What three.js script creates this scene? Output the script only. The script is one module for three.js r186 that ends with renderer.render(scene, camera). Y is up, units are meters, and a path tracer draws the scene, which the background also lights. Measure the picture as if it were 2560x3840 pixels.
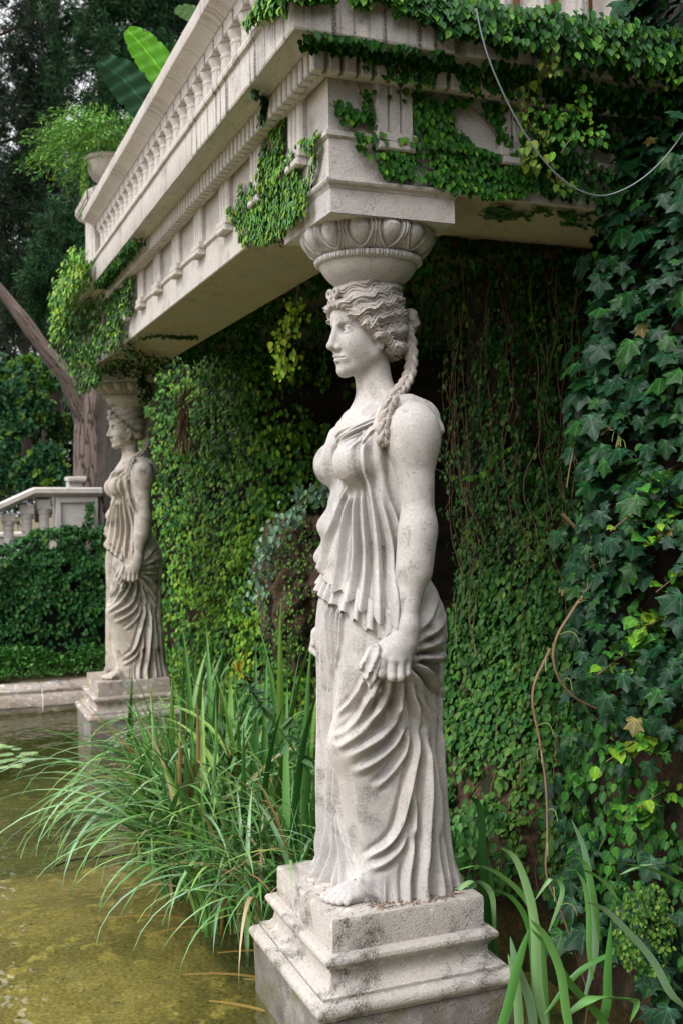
import * as THREE from 'three';
import { ImprovedNoise } from 'three/addons/math/ImprovedNoise.js';
import { mergeGeometries, mergeVertices, toCreasedNormals } from 'three/addons/utils/BufferGeometryUtils.js';

// ------------------------------------------------------------------ camera, sky, sun, exposure
const scene = new THREE.Scene();
const camera = new THREE.PerspectiveCamera(51.29, 682 / 1024, 0.05, 400);
camera.position.set(-1.282, 1.75, 2.99);
camera.rotation.order = 'YXZ';
camera.rotation.set(-0.0099, -0.3773, -0.0123);
camera.focus = 3.2;
camera.userData.fStop = 5;
camera.updateMatrixWorld(true);
const renderer = new THREE.WebGLRenderer({ antialias: true });
renderer.setSize(682, 1024);
renderer.toneMapping = THREE.LinearToneMapping;
renderer.toneMappingExposure = 1.4;
renderer.shadowMap.enabled = true;
{ // overcast sky: whiter and brighter towards the zenith, with soft cloud
  const w = 512, h = 256, d = new Float32Array(w * h * 4), n = new ImprovedNoise();
  for (let j = 0; j < h; j++) for (let i = 0; i < w; i++) {
    const el = (0.5 - (j + 0.5) / h) * Math.PI, az = (i + 0.5) / w * 2 * Math.PI;
    const s = Math.max(0, Math.sin(-el)) , y = -Math.sin(el), c = Math.cos(el);
    const cl = n.noise(Math.cos(az) * c * 3, y * 5, Math.sin(az) * c * 3) * 0.10 + n.noise(Math.cos(az) * c * 8, y * 12, Math.sin(az) * c * 8) * 0.04;
    let L = y > 0 ? (1 + 2 * y) / 3 : 0.33;
    L = (0.95 + cl) * L * 2.6;
    const k = (j * w + i) * 4;
    d[k] = L * 0.985; d[k + 1] = L * 0.995; d[k + 2] = L * 1.03; d[k + 3] = 1;
  }
  const t = new THREE.DataTexture(d, w, h, THREE.RGBAFormat, THREE.FloatType);
  t.mapping = THREE.EquirectangularReflectionMapping; t.magFilter = THREE.LinearFilter; t.minFilter = THREE.LinearFilter; t.needsUpdate = true;
  scene.background = t; scene.environment = t;
}
const sun = new THREE.DirectionalLight(0xfffcf8, 1.4);
sun.position.set(-7, 9, 3.2); sun.target.position.set(0, 1, 0);
sun.castShadow = true; sun.shadow.radius = 26; sun.shadow.mapSize.set(2048, 2048);
Object.assign(sun.shadow.camera, { left: -8, right: 8, top: 8, bottom: -8, near: 0.5, far: 40 });
scene.add(sun, sun.target);

// ------------------------------------------------------------------ helpers
const V = (x, y, z) => new THREE.Vector3(x, y, z);
function rng(seed) { let a = seed >>> 0; return () => { a = (a + 0x6D2B79F5) | 0; let t = Math.imul(a ^ (a >>> 15), 1 | a); t = (t + Math.imul(t ^ (t >>> 7), 61 | t)) ^ t; return ((t ^ (t >>> 14)) >>> 0) / 4294967296; }; }
const IN = new ImprovedNoise();
const noise = (x, y, z) => IN.noise(x, y, z);
const fbm = (x, y, z, o = 3) => { let s = 0, a = 0.5; for (let i = 0; i < o; i++) { s += a * IN.noise(x, y, z); x = x * 2.03 + 7.1; y = y * 2.03 + 3.3; z = z * 2.03 + 1.7; a *= 0.5; } return s; };
const mix = (a, b, t) => a + (b - a) * t, clamp = (x, a = 0, b = 1) => Math.min(b, Math.max(a, x));
const sm = (a, b, x) => { const t = clamp((x - a) / (b - a)); return t * t * (3 - 2 * t); };
const lerpTable = (T, x) => { // smooth interpolation in a short table [[x, value ...], ...]
  if (x <= T[0][0]) return T[0].slice(1); const n = T.length; if (x >= T[n - 1][0]) return T[n - 1].slice(1);
  let i = 0; while (x > T[i + 1][0]) i++;
  const a = T[i], b = T[i + 1], p = T[Math.max(0, i - 1)], q = T[Math.min(n - 1, i + 2)], h = b[0] - a[0], t = (x - a[0]) / h, o = [];
  for (let k = 1; k < a.length; k++) {
    const m0 = i === 0 ? (b[k] - a[k]) / h : (b[k] - p[k]) / (b[0] - p[0]), m1 = i + 2 > n - 1 ? (b[k] - a[k]) / h : (q[k] - a[k]) / (q[0] - a[0]);
    const t2 = t * t, t3 = t2 * t;
    o.push((2 * t3 - 3 * t2 + 1) * a[k] + (t3 - 2 * t2 + t) * h * m0 + (-2 * t3 + 3 * t2) * b[k] + (t3 - t2) * h * m1);
  }
  return o;
};
const used = {};
const numbered = (n) => { const k = used[n] = (used[n] ?? -1) + 1; return k ? n + '_' + String(k).padStart(3, '0') : n; };
const shade = (o) => { o.traverse((c) => { if (c.isMesh) c.castShadow = c.receiveShadow = true; }); return o; };
function thing(name, label, category, pos = [0, 0, 0], group) { const g = new THREE.Group(); g.name = numbered(name); g.position.set(...pos); g.userData = { label, category }; if (group) g.userData.group = group; scene.add(g); return g; }
function solo(name, geo, mat, label, category, group) { const m = new THREE.Mesh(geo, mat); m.name = numbered(name); m.castShadow = m.receiveShadow = true; m.userData = { label, category }; if (group) m.userData.group = group; scene.add(m); return m; }
function part(parent, name, geo, mat, pos, label) { const m = new THREE.Mesh(geo, mat); m.name = name; m.castShadow = m.receiveShadow = true; if (pos) m.position.set(...pos); if (label) m.userData.label = label; parent.add(m); return m; }
function struct(name, geo, mat, label) { const m = new THREE.Mesh(geo, mat); m.name = numbered(name); m.castShadow = m.receiveShadow = true; m.userData = { kind: 'structure' }; if (label) m.userData.label = label; scene.add(m); return m; }
function grid(nu, nv, f, uvf) { // parametric sheet, indexed
  const P = new Float32Array((nu + 1) * (nv + 1) * 3), U = new Float32Array((nu + 1) * (nv + 1) * 2), I = [];
  let k = 0, q = 0; for (let j = 0; j <= nv; j++) for (let i = 0; i <= nu; i++) { const u = i / nu, v = j / nv, p = f(u, v, i, j); P[k++] = p[0]; P[k++] = p[1]; P[k++] = p[2]; const t = uvf ? uvf(u, v, p) : [u, v]; U[q++] = t[0]; U[q++] = t[1]; }
  for (let j = 0; j < nv; j++) for (let i = 0; i < nu; i++) { const a = j * (nu + 1) + i, b = a + 1, c = a + nu + 1, d = c + 1; I.push(a, b, d, a, d, c); }
  const g = new THREE.BufferGeometry(); g.setAttribute('position', new THREE.BufferAttribute(P, 3)); g.setAttribute('uv', new THREE.BufferAttribute(U, 2)); g.setIndex(I); g.computeVertexNormals(); return g;
}
function boxUV(g) { // texture coordinates in metres, from the side each face looks to
  g = g.index ? g.toNonIndexed() : g; if (!g.attributes.normal) g.computeVertexNormals();
  const p = g.attributes.position, u = new Float32Array(p.count * 2), a = V(), b = V(), c = V();
  for (let i = 0; i < p.count; i += 3) {
    a.fromBufferAttribute(p, i); b.fromBufferAttribute(p, i + 1); c.fromBufferAttribute(p, i + 2);
    const n = b.clone().sub(a).cross(c.clone().sub(a)), x = Math.abs(n.x), y = Math.abs(n.y), z = Math.abs(n.z);
    [a, b, c].forEach((v, k) => { const s = y >= x && y >= z ? [v.x, v.z] : x >= z ? [v.z, v.y] : [v.x, v.y]; u[(i + k) * 2] = s[0]; u[(i + k) * 2 + 1] = s[1]; });
  }
  g.setAttribute('uv', new THREE.BufferAttribute(u, 2)); return g;
}
const merge = (list) => { list = list.map((g) => { const h = g.index ? g.toNonIndexed() : g.clone(); for (const k of Object.keys(h.attributes)) if (!['position', 'normal', 'uv'].includes(k)) h.deleteAttribute(k); return h; }); return mergeGeometries(list); };
function chamferBox(w, h, d, r = 0.004) { // box with chamfered edges, centred
  const s = new THREE.Shape(), a = w / 2 - r, b = h / 2 - r; s.moveTo(-a, -b); s.lineTo(a, -b); s.lineTo(a, b); s.lineTo(-a, b); s.closePath();
  const g = new THREE.ExtrudeGeometry(s, { depth: d - 2 * r, bevelEnabled: true, bevelThickness: r, bevelSize: r, bevelSegments: 1 }); g.translate(0, 0, -d / 2 + r); return g;
}
function box(x0, x1, y0, y1, z0, z1, r = 0.004) { const g = chamferBox(x1 - x0, y1 - y0, z1 - z0, r); g.translate((x0 + x1) / 2, (y0 + y1) / 2, (z0 + z1) / 2); return boxUV(g); }
function tube(pts, r, seg = 24, rad = 6, taper = null) { // round rod along points, radius may vary
  const c = new THREE.CatmullRomCurve3(pts.map((p) => p.isVector3 ? p : V(...p))), fr = c.computeFrenetFrames(seg, false), L = c.getLength();
  return grid(rad, seg, (u, v, i, j) => { const p = c.getPointAt(j / seg), a = u * 2 * Math.PI, rr = typeof r === 'function' ? r(v) : r * (taper ? mix(1, taper, v) : 1), N = fr.normals[j], B = fr.binormals[j], cs = -Math.cos(a) * rr, sn = Math.sin(a) * rr; return [p.x + cs * N.x + sn * B.x, p.y + cs * N.y + sn * B.y, p.z + cs * N.z + sn * B.z]; }, (u, v) => [u * 0.3, v * L]);
}
// rough the edges and faces of carved stone a little
function weather(g, amp = 0.0015, f = 30) { const p = g.attributes.position, nrm = g.attributes.normal; for (let i = 0; i < p.count; i++) { const x = p.getX(i), y = p.getY(i), z = p.getZ(i); const n = fbm(x * f, y * f, z * f, 2) * amp * 2; p.setXYZ(i, x + nrm.getX(i) * n, y + nrm.getY(i) * n, z + nrm.getZ(i) * n); } return g; }

// ------------------------------------------------------------------ textures
// periodic gradient noise so that every texture tiles
function pn(seed) { const r = rng(seed), T = 256, perm = new Uint8Array(T * 2), gx = new Float32Array(T), gy = new Float32Array(T); for (let i = 0; i < T; i++) { perm[i] = i; const a = r() * 6.2832; gx[i] = Math.cos(a); gy[i] = Math.sin(a); } for (let i = T - 1; i > 0; i--) { const j = (r() * (i + 1)) | 0; const t = perm[i]; perm[i] = perm[j]; perm[j] = t; } for (let i = 0; i < T; i++) perm[T + i] = perm[i];
  return (x, y, px, py) => { const xi = Math.floor(x), yi = Math.floor(y), fx = x - xi, fy = y - yi, u = fx * fx * fx * (fx * (fx * 6 - 15) + 10), v = fy * fy * fy * (fy * (fy * 6 - 15) + 10);
    const x0 = ((xi % px) + px) % px, x1 = (x0 + 1) % px, y0 = ((yi % py) + py) % py, y1 = (y0 + 1) % py;
    const h = (a, b, dx, dy) => { const k = perm[perm[a & 255] + (b & 255)]; return gx[k] * dx + gy[k] * dy; };
    return 1.5 * mix(mix(h(x0, y0, fx, fy), h(x1, y0, fx - 1, fy), u), mix(h(x0, y1, fx, fy - 1), h(x1, y1, fx - 1, fy - 1), u), v); }; }
function pf(N, u, v, f, o, fy = f) { let s = 0, a = 1, t = 0; for (let i = 0; i < o; i++) { s += a * N(u * f, v * fy, f, fy); t += a; f *= 2; fy *= 2; a *= 0.5; } return s / t; }
function texture(size, fn, srgb, h = size) { const d = new Uint8Array(size * h * 4); let k = 0; for (let j = 0; j < h; j++) for (let i = 0; i < size; i++) { const c = fn(i / size, j / h); d[k++] = clamp(c[0]) * 255; d[k++] = clamp(c[1]) * 255; d[k++] = clamp(c[2]) * 255; d[k++] = c.length > 3 ? clamp(c[3]) * 255 : 255; }
  const t = new THREE.DataTexture(d, size, h, THREE.RGBAFormat); if (srgb) t.colorSpace = THREE.SRGBColorSpace; t.wrapS = t.wrapT = THREE.RepeatWrapping; t.magFilter = THREE.LinearFilter; t.minFilter = THREE.LinearMipmapLinearFilter; t.generateMipmaps = true; t.needsUpdate = true; return t; }
const mixc = (a, b, t) => [mix(a[0], b[0], t), mix(a[1], b[1], t), mix(a[2], b[2], t)];
// cast stone: fine grain, pores, warm and grey patches, lichen, dark growth and runs as wanted
function stone(seed, o = {}) {
  const { base = [0.76, 0.725, 0.70], warm = 0.5, pores = 0.5, grime = 0.2, runs = 0, moss = 0, lichen = 0.15, bump = 0.0016, tile = 1 } = o;
  const A = pn(seed), B = pn(seed + 1), C = pn(seed + 2), S = o.size ?? 1024, hgt = new Float32Array(S * S);
  const map = texture(S, (u, v) => {
    const big = pf(A, u, v, 3, 4), mid = pf(B, u, v, 14, 4), fine = pf(C, u, v, 150, 2), px = pf(A, u, v, 90, 2), q = pf(C, u + 0.37, v + 0.11, 5, 5), lc = pf(B, u + 0.2, v + 0.7, 22, 3);
    let c = mixc(base, [base[0] * 0.95, base[1] * 0.90, base[2] * 0.85], clamp(warm * (0.35 + big)));
    c = mixc(c, [0.62, 0.60, 0.60], clamp(0.5 * sm(0.05, 0.5, -big + 0.4 * mid)));
    const pore = sm(0.32, 0.55, px) * pores; const pit = sm(0.5, 0.7, pf(C, u + 0.5, v, 34, 2)) * pores;
    c = mixc(c, [0.33, 0.29, 0.26], 0.45 * pore + 0.6 * pit);
    c = mixc(c, [0.86, 0.84, 0.80], lichen * sm(0.15, 0.45, lc));
    const g = sm(0.02, 0.55, 0.7 * q + 0.6 * mid + 0.35 * fine) * grime; c = mixc(c, [0.30, 0.275, 0.255], g * (0.7 + 0.7 * fine + 0.4 * mid));
    if (runs) { const rr = pf(B, u, 0.13 + v * 0.02, 40, 3, 1) + 0.6 * pf(A, u, v, 9, 3, 3); c = mixc(c, [0.25, 0.225, 0.20], runs * sm(0.08, 0.5, rr) * (0.8 + fine)); }
    if (moss) { const m = sm(0.02, 0.3, pf(A, u + 0.6, v + 0.3, 5, 5)) * moss; c = mixc(c, mixc([0.20, 0.24, 0.07], [0.36, 0.36, 0.13], 0.5 + fine), m); }
    const k = 1 + fine * 0.10 + mid * 0.05; hgt[((v * S + 0.5) | 0) * S + ((u * S + 0.5) | 0)] = 0.5 + fine * 0.22 + mid * 0.22 - 0.35 * pore - 0.5 * pit;
    return [c[0] * k, c[1] * k, c[2] * k];
  }, true);
  const bm = texture(S, (u, v) => { const h = hgt[((v * S + 0.5) | 0) * S + ((u * S + 0.5) | 0)]; return [h, h, h]; }, false);
  for (const t of [map, bm]) t.repeat.set(1 / tile, 1 / tile);
  return new THREE.MeshStandardMaterial({ map, bumpMap: bm, bumpScale: bump, roughness: 0.88, metalness: 0 });
}
const M = {
  statue: stone(11, { base: [0.745, 0.725, 0.71], pores: 0.28, grime: 0.42, lichen: 0.3, warm: 0.35, bump: 0.0014 }),
  oldStatue: stone(17, { base: [0.70, 0.67, 0.63], pores: 0.4, grime: 0.85, lichen: 0.4, warm: 0.7, bump: 0.002, size: 512 }),
  hair: stone(15, { base: [0.69, 0.655, 0.63], pores: 0.45, grime: 0.75, lichen: 0.45, warm: 0.5, bump: 0.0022 }),
  algaeReflection: stone(81, { base: [0.36, 0.37, 0.22], pores: 0.5, grime: 0.8, moss: 0.8, bump: 0.004, size: 512 }),  // olive carries algae and a dark reflection painted into the stone
  block: stone(21, { base: [0.765, 0.74, 0.72], pores: 0.45, grime: 0.28, lichen: 0.2, warm: 0.35, bump: 0.003 }),
  cornice: stone(31, { base: [0.77, 0.745, 0.725], pores: 0.4, grime: 0.35, runs: 0.8, warm: 0.35, bump: 0.002 }),
  rain: stone(35, { base: [0.77, 0.745, 0.725], pores: 0.4, grime: 0.25, runs: 0.28, warm: 0.35, bump: 0.002 }),
  soffit: stone(41, { base: [0.72, 0.66, 0.58], pores: 0.3, grime: 0.22, warm: 0.8, bump: 0.001 }),
  plinth: stone(51, { base: [0.70, 0.675, 0.65], pores: 0.6, grime: 0.8, lichen: 0.6, warm: 0.4, moss: 0.08, bump: 0.004 }),
  mossy: stone(61, { base: [0.43, 0.405, 0.38], pores: 0.7, grime: 1.0, moss: 0.4, warm: 0.6, bump: 0.005 }),
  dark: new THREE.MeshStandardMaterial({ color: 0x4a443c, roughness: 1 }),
  rim: stone(71, { base: [0.62, 0.57, 0.53], pores: 0.6, grime: 0.7, lichen: 0.7, moss: 0.12, warm: 0.6, bump: 0.004 }),
};
// ------------------------------------------------------------------ the loggia: entablature on the two statues
const FX = 0.203, SZ = 0.207, ZF = -4.46, XR = 1.45; // front plane, side plane, far end, right end
const rs = rng(5);
// sweep a profile of [outward offset, height] along the front, round the corner and along the side
function lsweep(profile, closed = false, step = 0.05, amp = 0.0012, zf = ZF, xr = XR, capd = 0) {
  const P = [], U = [], pr = closed ? [...profile, profile[0]] : profile;
  const zs = [], xs = []; const nf = Math.ceil((SZ - zf) / step), ns = Math.ceil((xr + FX) / step);
  for (let i = 0; i <= nf; i++) zs.push(i / nf); for (let i = 0; i <= ns; i++) xs.push(i / ns);
  const jig = (d, y, s, k) => [d + amp * fbm(s * 7, y * 6, d * 6, 3) * 1.6, y + amp * fbm(s * 5 + 5, y * 6, d * 6 + 3, 3) * 1.2];
  let len = 0;
  for (let k = 0; k + 1 < pr.length; k++) {
    const a = pr[k], b = pr[k + 1], L = Math.hypot(a[0] - b[0], a[1] - b[1]);
    const pt = (q, leg, t, kk) => { const [d, y] = jig(q[0], q[1], leg ? t * (xr + FX) + 20 : t * (SZ - zf), kk % profile.length); const ds = d < 0 ? d * 1.17 : d;
      return leg ? [mix(-(FX + d), xr, t), y, SZ + ds] : [-(FX + d), y, mix(zf - (d > 0 ? d * capd : 0), SZ + ds, t)]; };
    for (const leg of [0, 1]) { const T = leg ? xs : zs; for (let i = 0; i + 1 < T.length; i++) {
      const A = pt(a, leg, T[i], k), B = pt(a, leg, T[i + 1], k), C = pt(b, leg, T[i + 1], k + 1), D = pt(b, leg, T[i], k + 1);
      P.push(...A, ...B, ...C, ...A, ...C, ...D);
      const s0 = leg ? T[i] * (xr + FX) + SZ - zf : T[i] * (SZ - zf), s1 = leg ? T[i + 1] * (xr + FX) + SZ - zf : T[i + 1] * (SZ - zf);
      U.push(s0, len, s1, len, s1, len + L, s0, len, s1, len + L, s0, len + L);
    } }
    len += L;
  }
  // far end cap
  if (closed) { const sh = THREE.ShapeUtils.triangulateShape(profile.map((q) => new THREE.Vector2(q[0], q[1])), []); for (const f of sh) for (const i of [f[0], f[2], f[1]]) { P.push(-(FX + profile[i][0]), profile[i][1], zf - (profile[i][0] > 0 ? profile[i][0] * capd : 0)); U.push(profile[i][0], profile[i][1]); } }
  const g = new THREE.BufferGeometry(); g.setAttribute('position', new THREE.Float32BufferAttribute(P, 3)); g.setAttribute('uv', new THREE.Float32BufferAttribute(U, 2)); g.computeVertexNormals(); return g;
}
const ent = thing('stone_entablature', 'pale stone entablature with dentils and triglyphs carried on the two statues', 'entablature');
part(ent, 'architrave', lsweep([[-0.004, 2.642], [-0.386, 2.642], [-0.39, 2.646], [-0.39, 2.94], [-0.02, 2.94], [-0.02, 2.769], [0, 2.769], [0, 2.646]].slice(1).concat([[-0.004, 2.6425]]), false), M.block); part(ent, 'architrave_soffit', lsweep([[-0.004, 2.6425], [-0.12, 2.642], [-0.26, 2.642], [-0.386, 2.642]], false), M.soffit);
part(ent, 'taenia', lsweep([[-0.02, 2.789], [0.002, 2.7885], [0.010, 2.785], [0.010, 2.772], [0.003, 2.767], [-0.02, 2.766]], true), M.block);
part(ent, 'frieze', lsweep([[-0.03, 2.945], [0, 2.944], [0, 2.7895], [-0.03, 2.7895]], false), M.block);
part(ent, 'dentil_band', lsweep([[-0.01, 2.99], [0.034, 2.99], [0.034, 2.928], [0.030, 2.925], [0.012, 2.928], [0.006, 2.936], [0.001, 2.943]], false), M.block);
const strip = (P, z0, z1, amp = 0.0022) => grid(P.length - 1, Math.ceil((z1 - z0) / 0.04), (u, v, i) => { const q = P[i], s = mix(z0, z1, v); return [-(FX + q[0] + amp * fbm(s * 7, q[1] * 6, q[0] * 6, 3) * 1.6), q[1] + amp * fbm(s * 5 + 5, q[1] * 6, q[0] * 6 + 3, 3), s]; }, (u, v, p) => [p[2], p[1] - p[0] * 0.3]);
const lip = [[0.149, 2.984], [0.152, 2.990], [0.153, 3.090], [0.163, 3.094], [0.165, 3.106], [0.162, 3.114], [0.150, 3.118], [0.03, 3.13]];
for (const [a, b] of [[ZF - 0.15, -3.553], [-3.549, -2.602], [-2.598, -1.652], [-1.648, -0.752]]) part(ent, 'corona', toCreasedNormals(strip(lip, a, b).toNonIndexed(), 0.5), M.rain); part(ent, 'corona', lsweep([...lip].reverse(), false, 0.04, 0.0022, -0.75), M.cornice);
part(ent, 'cornice_soffit', lsweep([[0.149, 2.984], [0.142, 2.986], [0.138, 2.995], [0.098, 2.996], [0.090, 2.988], [0.076, 2.984], [-0.02, 2.984]], false, 0.04, 0.0016, ZF, XR, 1), M.block);
part(ent, 'cornice_end', box(-FX - 0.149, 0.2, 2.99, 3.117, ZF - 0.15, ZF - 0.148, 0.0005), M.rain);
{ // dentils, one by one
  const g = boxUV(chamferBox(0.032, 0.062, 0.036, 0.003));
  const gs = [0, 1, 2].map((k) => weather(boxUV(chamferBox(0.032 + 0.0015 * (k - 1), 0.062, 0.036, 0.003 + k * 0.0008)), 0.0012, 60));
  const put = (x, z, turn) => { const m = part(ent, 'dentil', gs[(rs() * 3) | 0], M.block, [x, 2.953 + (rs() - 0.5) * 0.001, z]); m.rotation.y = turn; };
  for (let z = SZ + 0.034 + 0.018; z > ZF; z -= 0.0465) put(-(FX + 0.034 + 0.018), z, Math.PI / 2);
  for (let x = -(FX + 0.052) + 0.0465; x < XR; x += 0.0465) put(x, SZ + 0.052, 0);
}
{ // triglyphs with the small block hung under each
  const s = new THREE.Shape(), w = 0.06, d = 0.022; // plan: three bars between two V grooves, half grooves at the edges
  s.moveTo(-w, -0.004); s.lineTo(-w, d - 0.008); s.lineTo(-w + 0.008, d); s.lineTo(-0.026, d); s.lineTo(-0.019, d - 0.011); s.lineTo(-0.012, d); s.lineTo(0.012, d); s.lineTo(0.019, d - 0.011); s.lineTo(0.026, d); s.lineTo(w - 0.008, d); s.lineTo(w, d - 0.008); s.lineTo(w, -0.004);
  const shaft = new THREE.ExtrudeGeometry(s, { depth: 0.137, bevelEnabled: false }); shaft.rotateX(-Math.PI / 2); // plan to upright: y' = depth, z' = -y
  shaft.rotateY(Math.PI); shaft.translate(0, 2.7895, 0);
  const tg = boxUV(shaft);
  const cap = box(-0.064, 0.064, 2.926, 2.943, -0.002, 0.027, 0.002);
  const reg = boxUV(merge([box(-0.064, 0.064, 2.7655, 2.790, -0.002, 0.030, 0.003), box(-0.058, 0.058, 2.741, 2.766, -0.002, 0.034, 0.005)]));
  const put = (x, z, turn) => { const t = part(ent, 'triglyph', tg, M.block, [x, 0, z]); t.rotation.y = turn; part(t, 'triglyph_cap', cap, M.block); part(t, 'hanging_block', reg, M.block); };
  for (let i = 0; i < 12; i++) put(-FX, -0.025 - 0.398 * i, -Math.PI / 2);
  for (let i = 0; i < 4; i++) put(-0.008 + 0.4 * i, SZ, 0);
}
function abacus(zc) { // square block with a moulded top over each capital
  const prof = [[0.2, 2.559], [0.2, 2.626], [0.203, 2.630], [0.205, 2.634], [0.213, 2.640], [0.216, 2.646], [0.216, 2.652], [0.2, 2.653]];
  const P = [], U = []; const K = 0.97;
  for (let k = 0; k + 1 < prof.length; k++) for (let s = 0; s < 4; s++) {
    const c = [[-1, 1], [1, 1], [1, -1], [-1, -1], [-1, 1]], a = c[s], b = c[s + 1], n = 10;
    for (let i = 0; i < n; i++) { const q = (p, t) => { const j = 0.0015 * noise(t * 9 + s * 5, p[1] * 60, zc); return [mix(a[0], b[0], t) * (p[0] + j) * 0.97 - 0.006, p[1], mix(a[1], b[1], t) * (p[0] + j) * 1.01 + zc + 0.004]; };
      const A = q(prof[k], i / n), B = q(prof[k], (i + 1) / n), C = q(prof[k + 1], (i + 1) / n), D = q(prof[k + 1], i / n); P.push(...A, ...B, ...C, ...A, ...C, ...D);
      const u0 = i / n * 0.4 + s * 0.5, u1 = (i + 1) / n * 0.4 + s * 0.5, v0 = prof[k][1], v1 = prof[k + 1][1] + Math.abs(prof[k + 1][0] - prof[k][0]); U.push(u0, v0, u1, v0, u1, v1, u0, v0, u1, v1, u0, v1); }
  }
  for (const [y, up] of [[2.559, 0], [2.653, 1]]) { const h = 0.2; const Q = [[-h * 0.97 - 0.006, y, h + zc], [h * 0.97 - 0.006, y, h + zc], [h * 0.97 - 0.006, y, -h + zc], [-h * 0.97 - 0.006, y, -h + zc]]; const o = up ? [0, 1, 2, 0, 2, 3] : [0, 2, 1, 0, 3, 2]; for (const i of o) { P.push(...Q[i]); U.push(Q[i][0], Q[i][2]); } }
  const g = new THREE.BufferGeometry(); g.setAttribute('position', new THREE.Float32BufferAttribute(P, 3)); g.setAttribute('uv', new THREE.Float32BufferAttribute(U, 2)); g.computeVertexNormals();
  part(ent, 'abacus_block', g, M.block);
}
abacus(0); abacus(-4.262);
part(ent, 'ceiling_slab', box(0.187, 3.6, 2.80, 3.13, ZF, -0.25, 0.002), M.dark);  // dark slab colour puts in the shade under the roof
part(ent, 'terrace_floor', box(0.15, 3.6, 3.136, 3.15, ZF - 0.1, 0.19, 0.002), M.soffit);

// ------------------------------------------------------------------ balustrades of the terrace
function balusterGeo() { // fluted little column; square plinth and abacus
  const H = 0.352, pts = [];
  const n = 48, rows = [[0.030, 0.049, 1], [0.24, 0.043, 1], [0.2465, 0.0425, 0.6], [0.252, 0.0415, 0], [0.254, 0.0445, 0], [0.262, 0.0455, 0], [0.264, 0.042, 0], [0.272, 0.0425, 0], [0.282, 0.049, 0], [0.293, 0.0535, 0], [0.301, 0.055, 0], [0.304, 0.052, 0]];
  const shaft = grid(n, rows.length - 1, (u, v, i, j) => { const [y, r, fl] = rows[j], a = u * 2 * Math.PI, f = fl * 0.0055 * Math.abs(Math.sin(a * 6)) ; const rr = r - 0.0055 * fl + f * 0 - fl * 0.0045 * (1 - Math.pow(Math.abs(Math.cos(a * 6)), 0.6)) + 0.0055 * fl; return [-Math.cos(a) * rr, y, Math.sin(a) * rr]; }, (u, v, p) => [u * 0.3, p[1]]);
  return { shaft, plinth: box(-0.055, 0.055, 0, 0.031, -0.055, 0.055, 0.002), abacus: box(-0.056, 0.056, 0.303, H, -0.056, 0.056, 0.003) };
}
const bg = balusterGeo();
function balustrade(name, label) { return thing(name, label, 'balustrade', [0, 0, 0]); }
function baluster(parent, x, y, z, s = 1) { const b = part(parent, 'baluster', bg.shaft, M.block, [x, y, z]); b.scale.setScalar(1); b.scale.y = s; part(b, 'baluster_plinth', bg.plinth, M.block); part(b, 'baluster_abacus', bg.abacus, M.block); return b; }
const railProf = [[0.078, 3.557], [0.080, 3.562], [0.080, 3.612], [0.076, 3.618], [-0.05, 3.624], [-0.176, 3.618], [-0.180, 3.612], [-0.180, 3.557], [-0.165, 3.552], [-0.130, 3.535], [-0.112, 3.522], [0.012, 3.522], [0.024, 3.533], [0.045, 3.548], [0.068, 3.553]];
const ZP = -3.94;
const bal = balustrade('terrace_balustrade', 'pale stone balustrade of fluted balusters under a broad moulded handrail along the front');
{
  const straight = (P, z0, z1) => grid(P.length, 80, (u, v, i, j) => { const q = P[i % P.length], s = mix(z0, z1, v), a = 0.0014 * fbm(s * 6, q[0] * 8, q[1] * 8, 3) * 2; return [-(FX + q[0] + a), q[1] + a, s]; }, (u, v, p) => [p[2], p[1] * 0.5 + p[0]]);
  part(bal, 'handrail', toCreasedNormals(straight(railProf, ZP, 0.26).toNonIndexed(), 0.5), M.rain);
  part(bal, 'base_course', box(-FX - 0.022, -FX + 0.13, 3.125, 3.170, ZP, 0.19, 0.005), M.block);
  for (let z = -0.10; z > ZP + 0.05; z -= 0.1365) baluster(bal, -FX + 0.05, 3.170, z);
  // corner pier
  part(bal, 'corner_pier', box(-FX - 0.01, -FX + 0.13, 3.170, 3.523, 0.03, 0.175, 0.004), M.block);
}
const bal2 = balustrade('terrace_balustrade', 'stone balustrade of fluted balusters above the ivy ledge on the right');
{
  part(bal2, 'handrail', box(-FX + 0.11, 1.6, 3.522, 3.618, SZ - 0.15, SZ + 0.06, 0.01), M.cornice);
  part(bal2, 'base_course', box(-FX + 0.131, 1.6, 3.125, 3.170, SZ - 0.13, SZ + 0.022, 0.005), M.block);
  for (let i = 0; i < 6; i++) baluster(bal2, -0.047 + i * 0.137, 3.170, SZ - 0.05);
  part(bal2, 'pier', box(0.755, 0.895, 3.170, 3.523, SZ - 0.12, SZ + 0.015, 0.004), M.block);
  part(bal2, 'pier', box(0.905, 1.5, 3.170, 3.523, SZ - 0.14, SZ - 0.02, 0.004), M.block);
}
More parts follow.
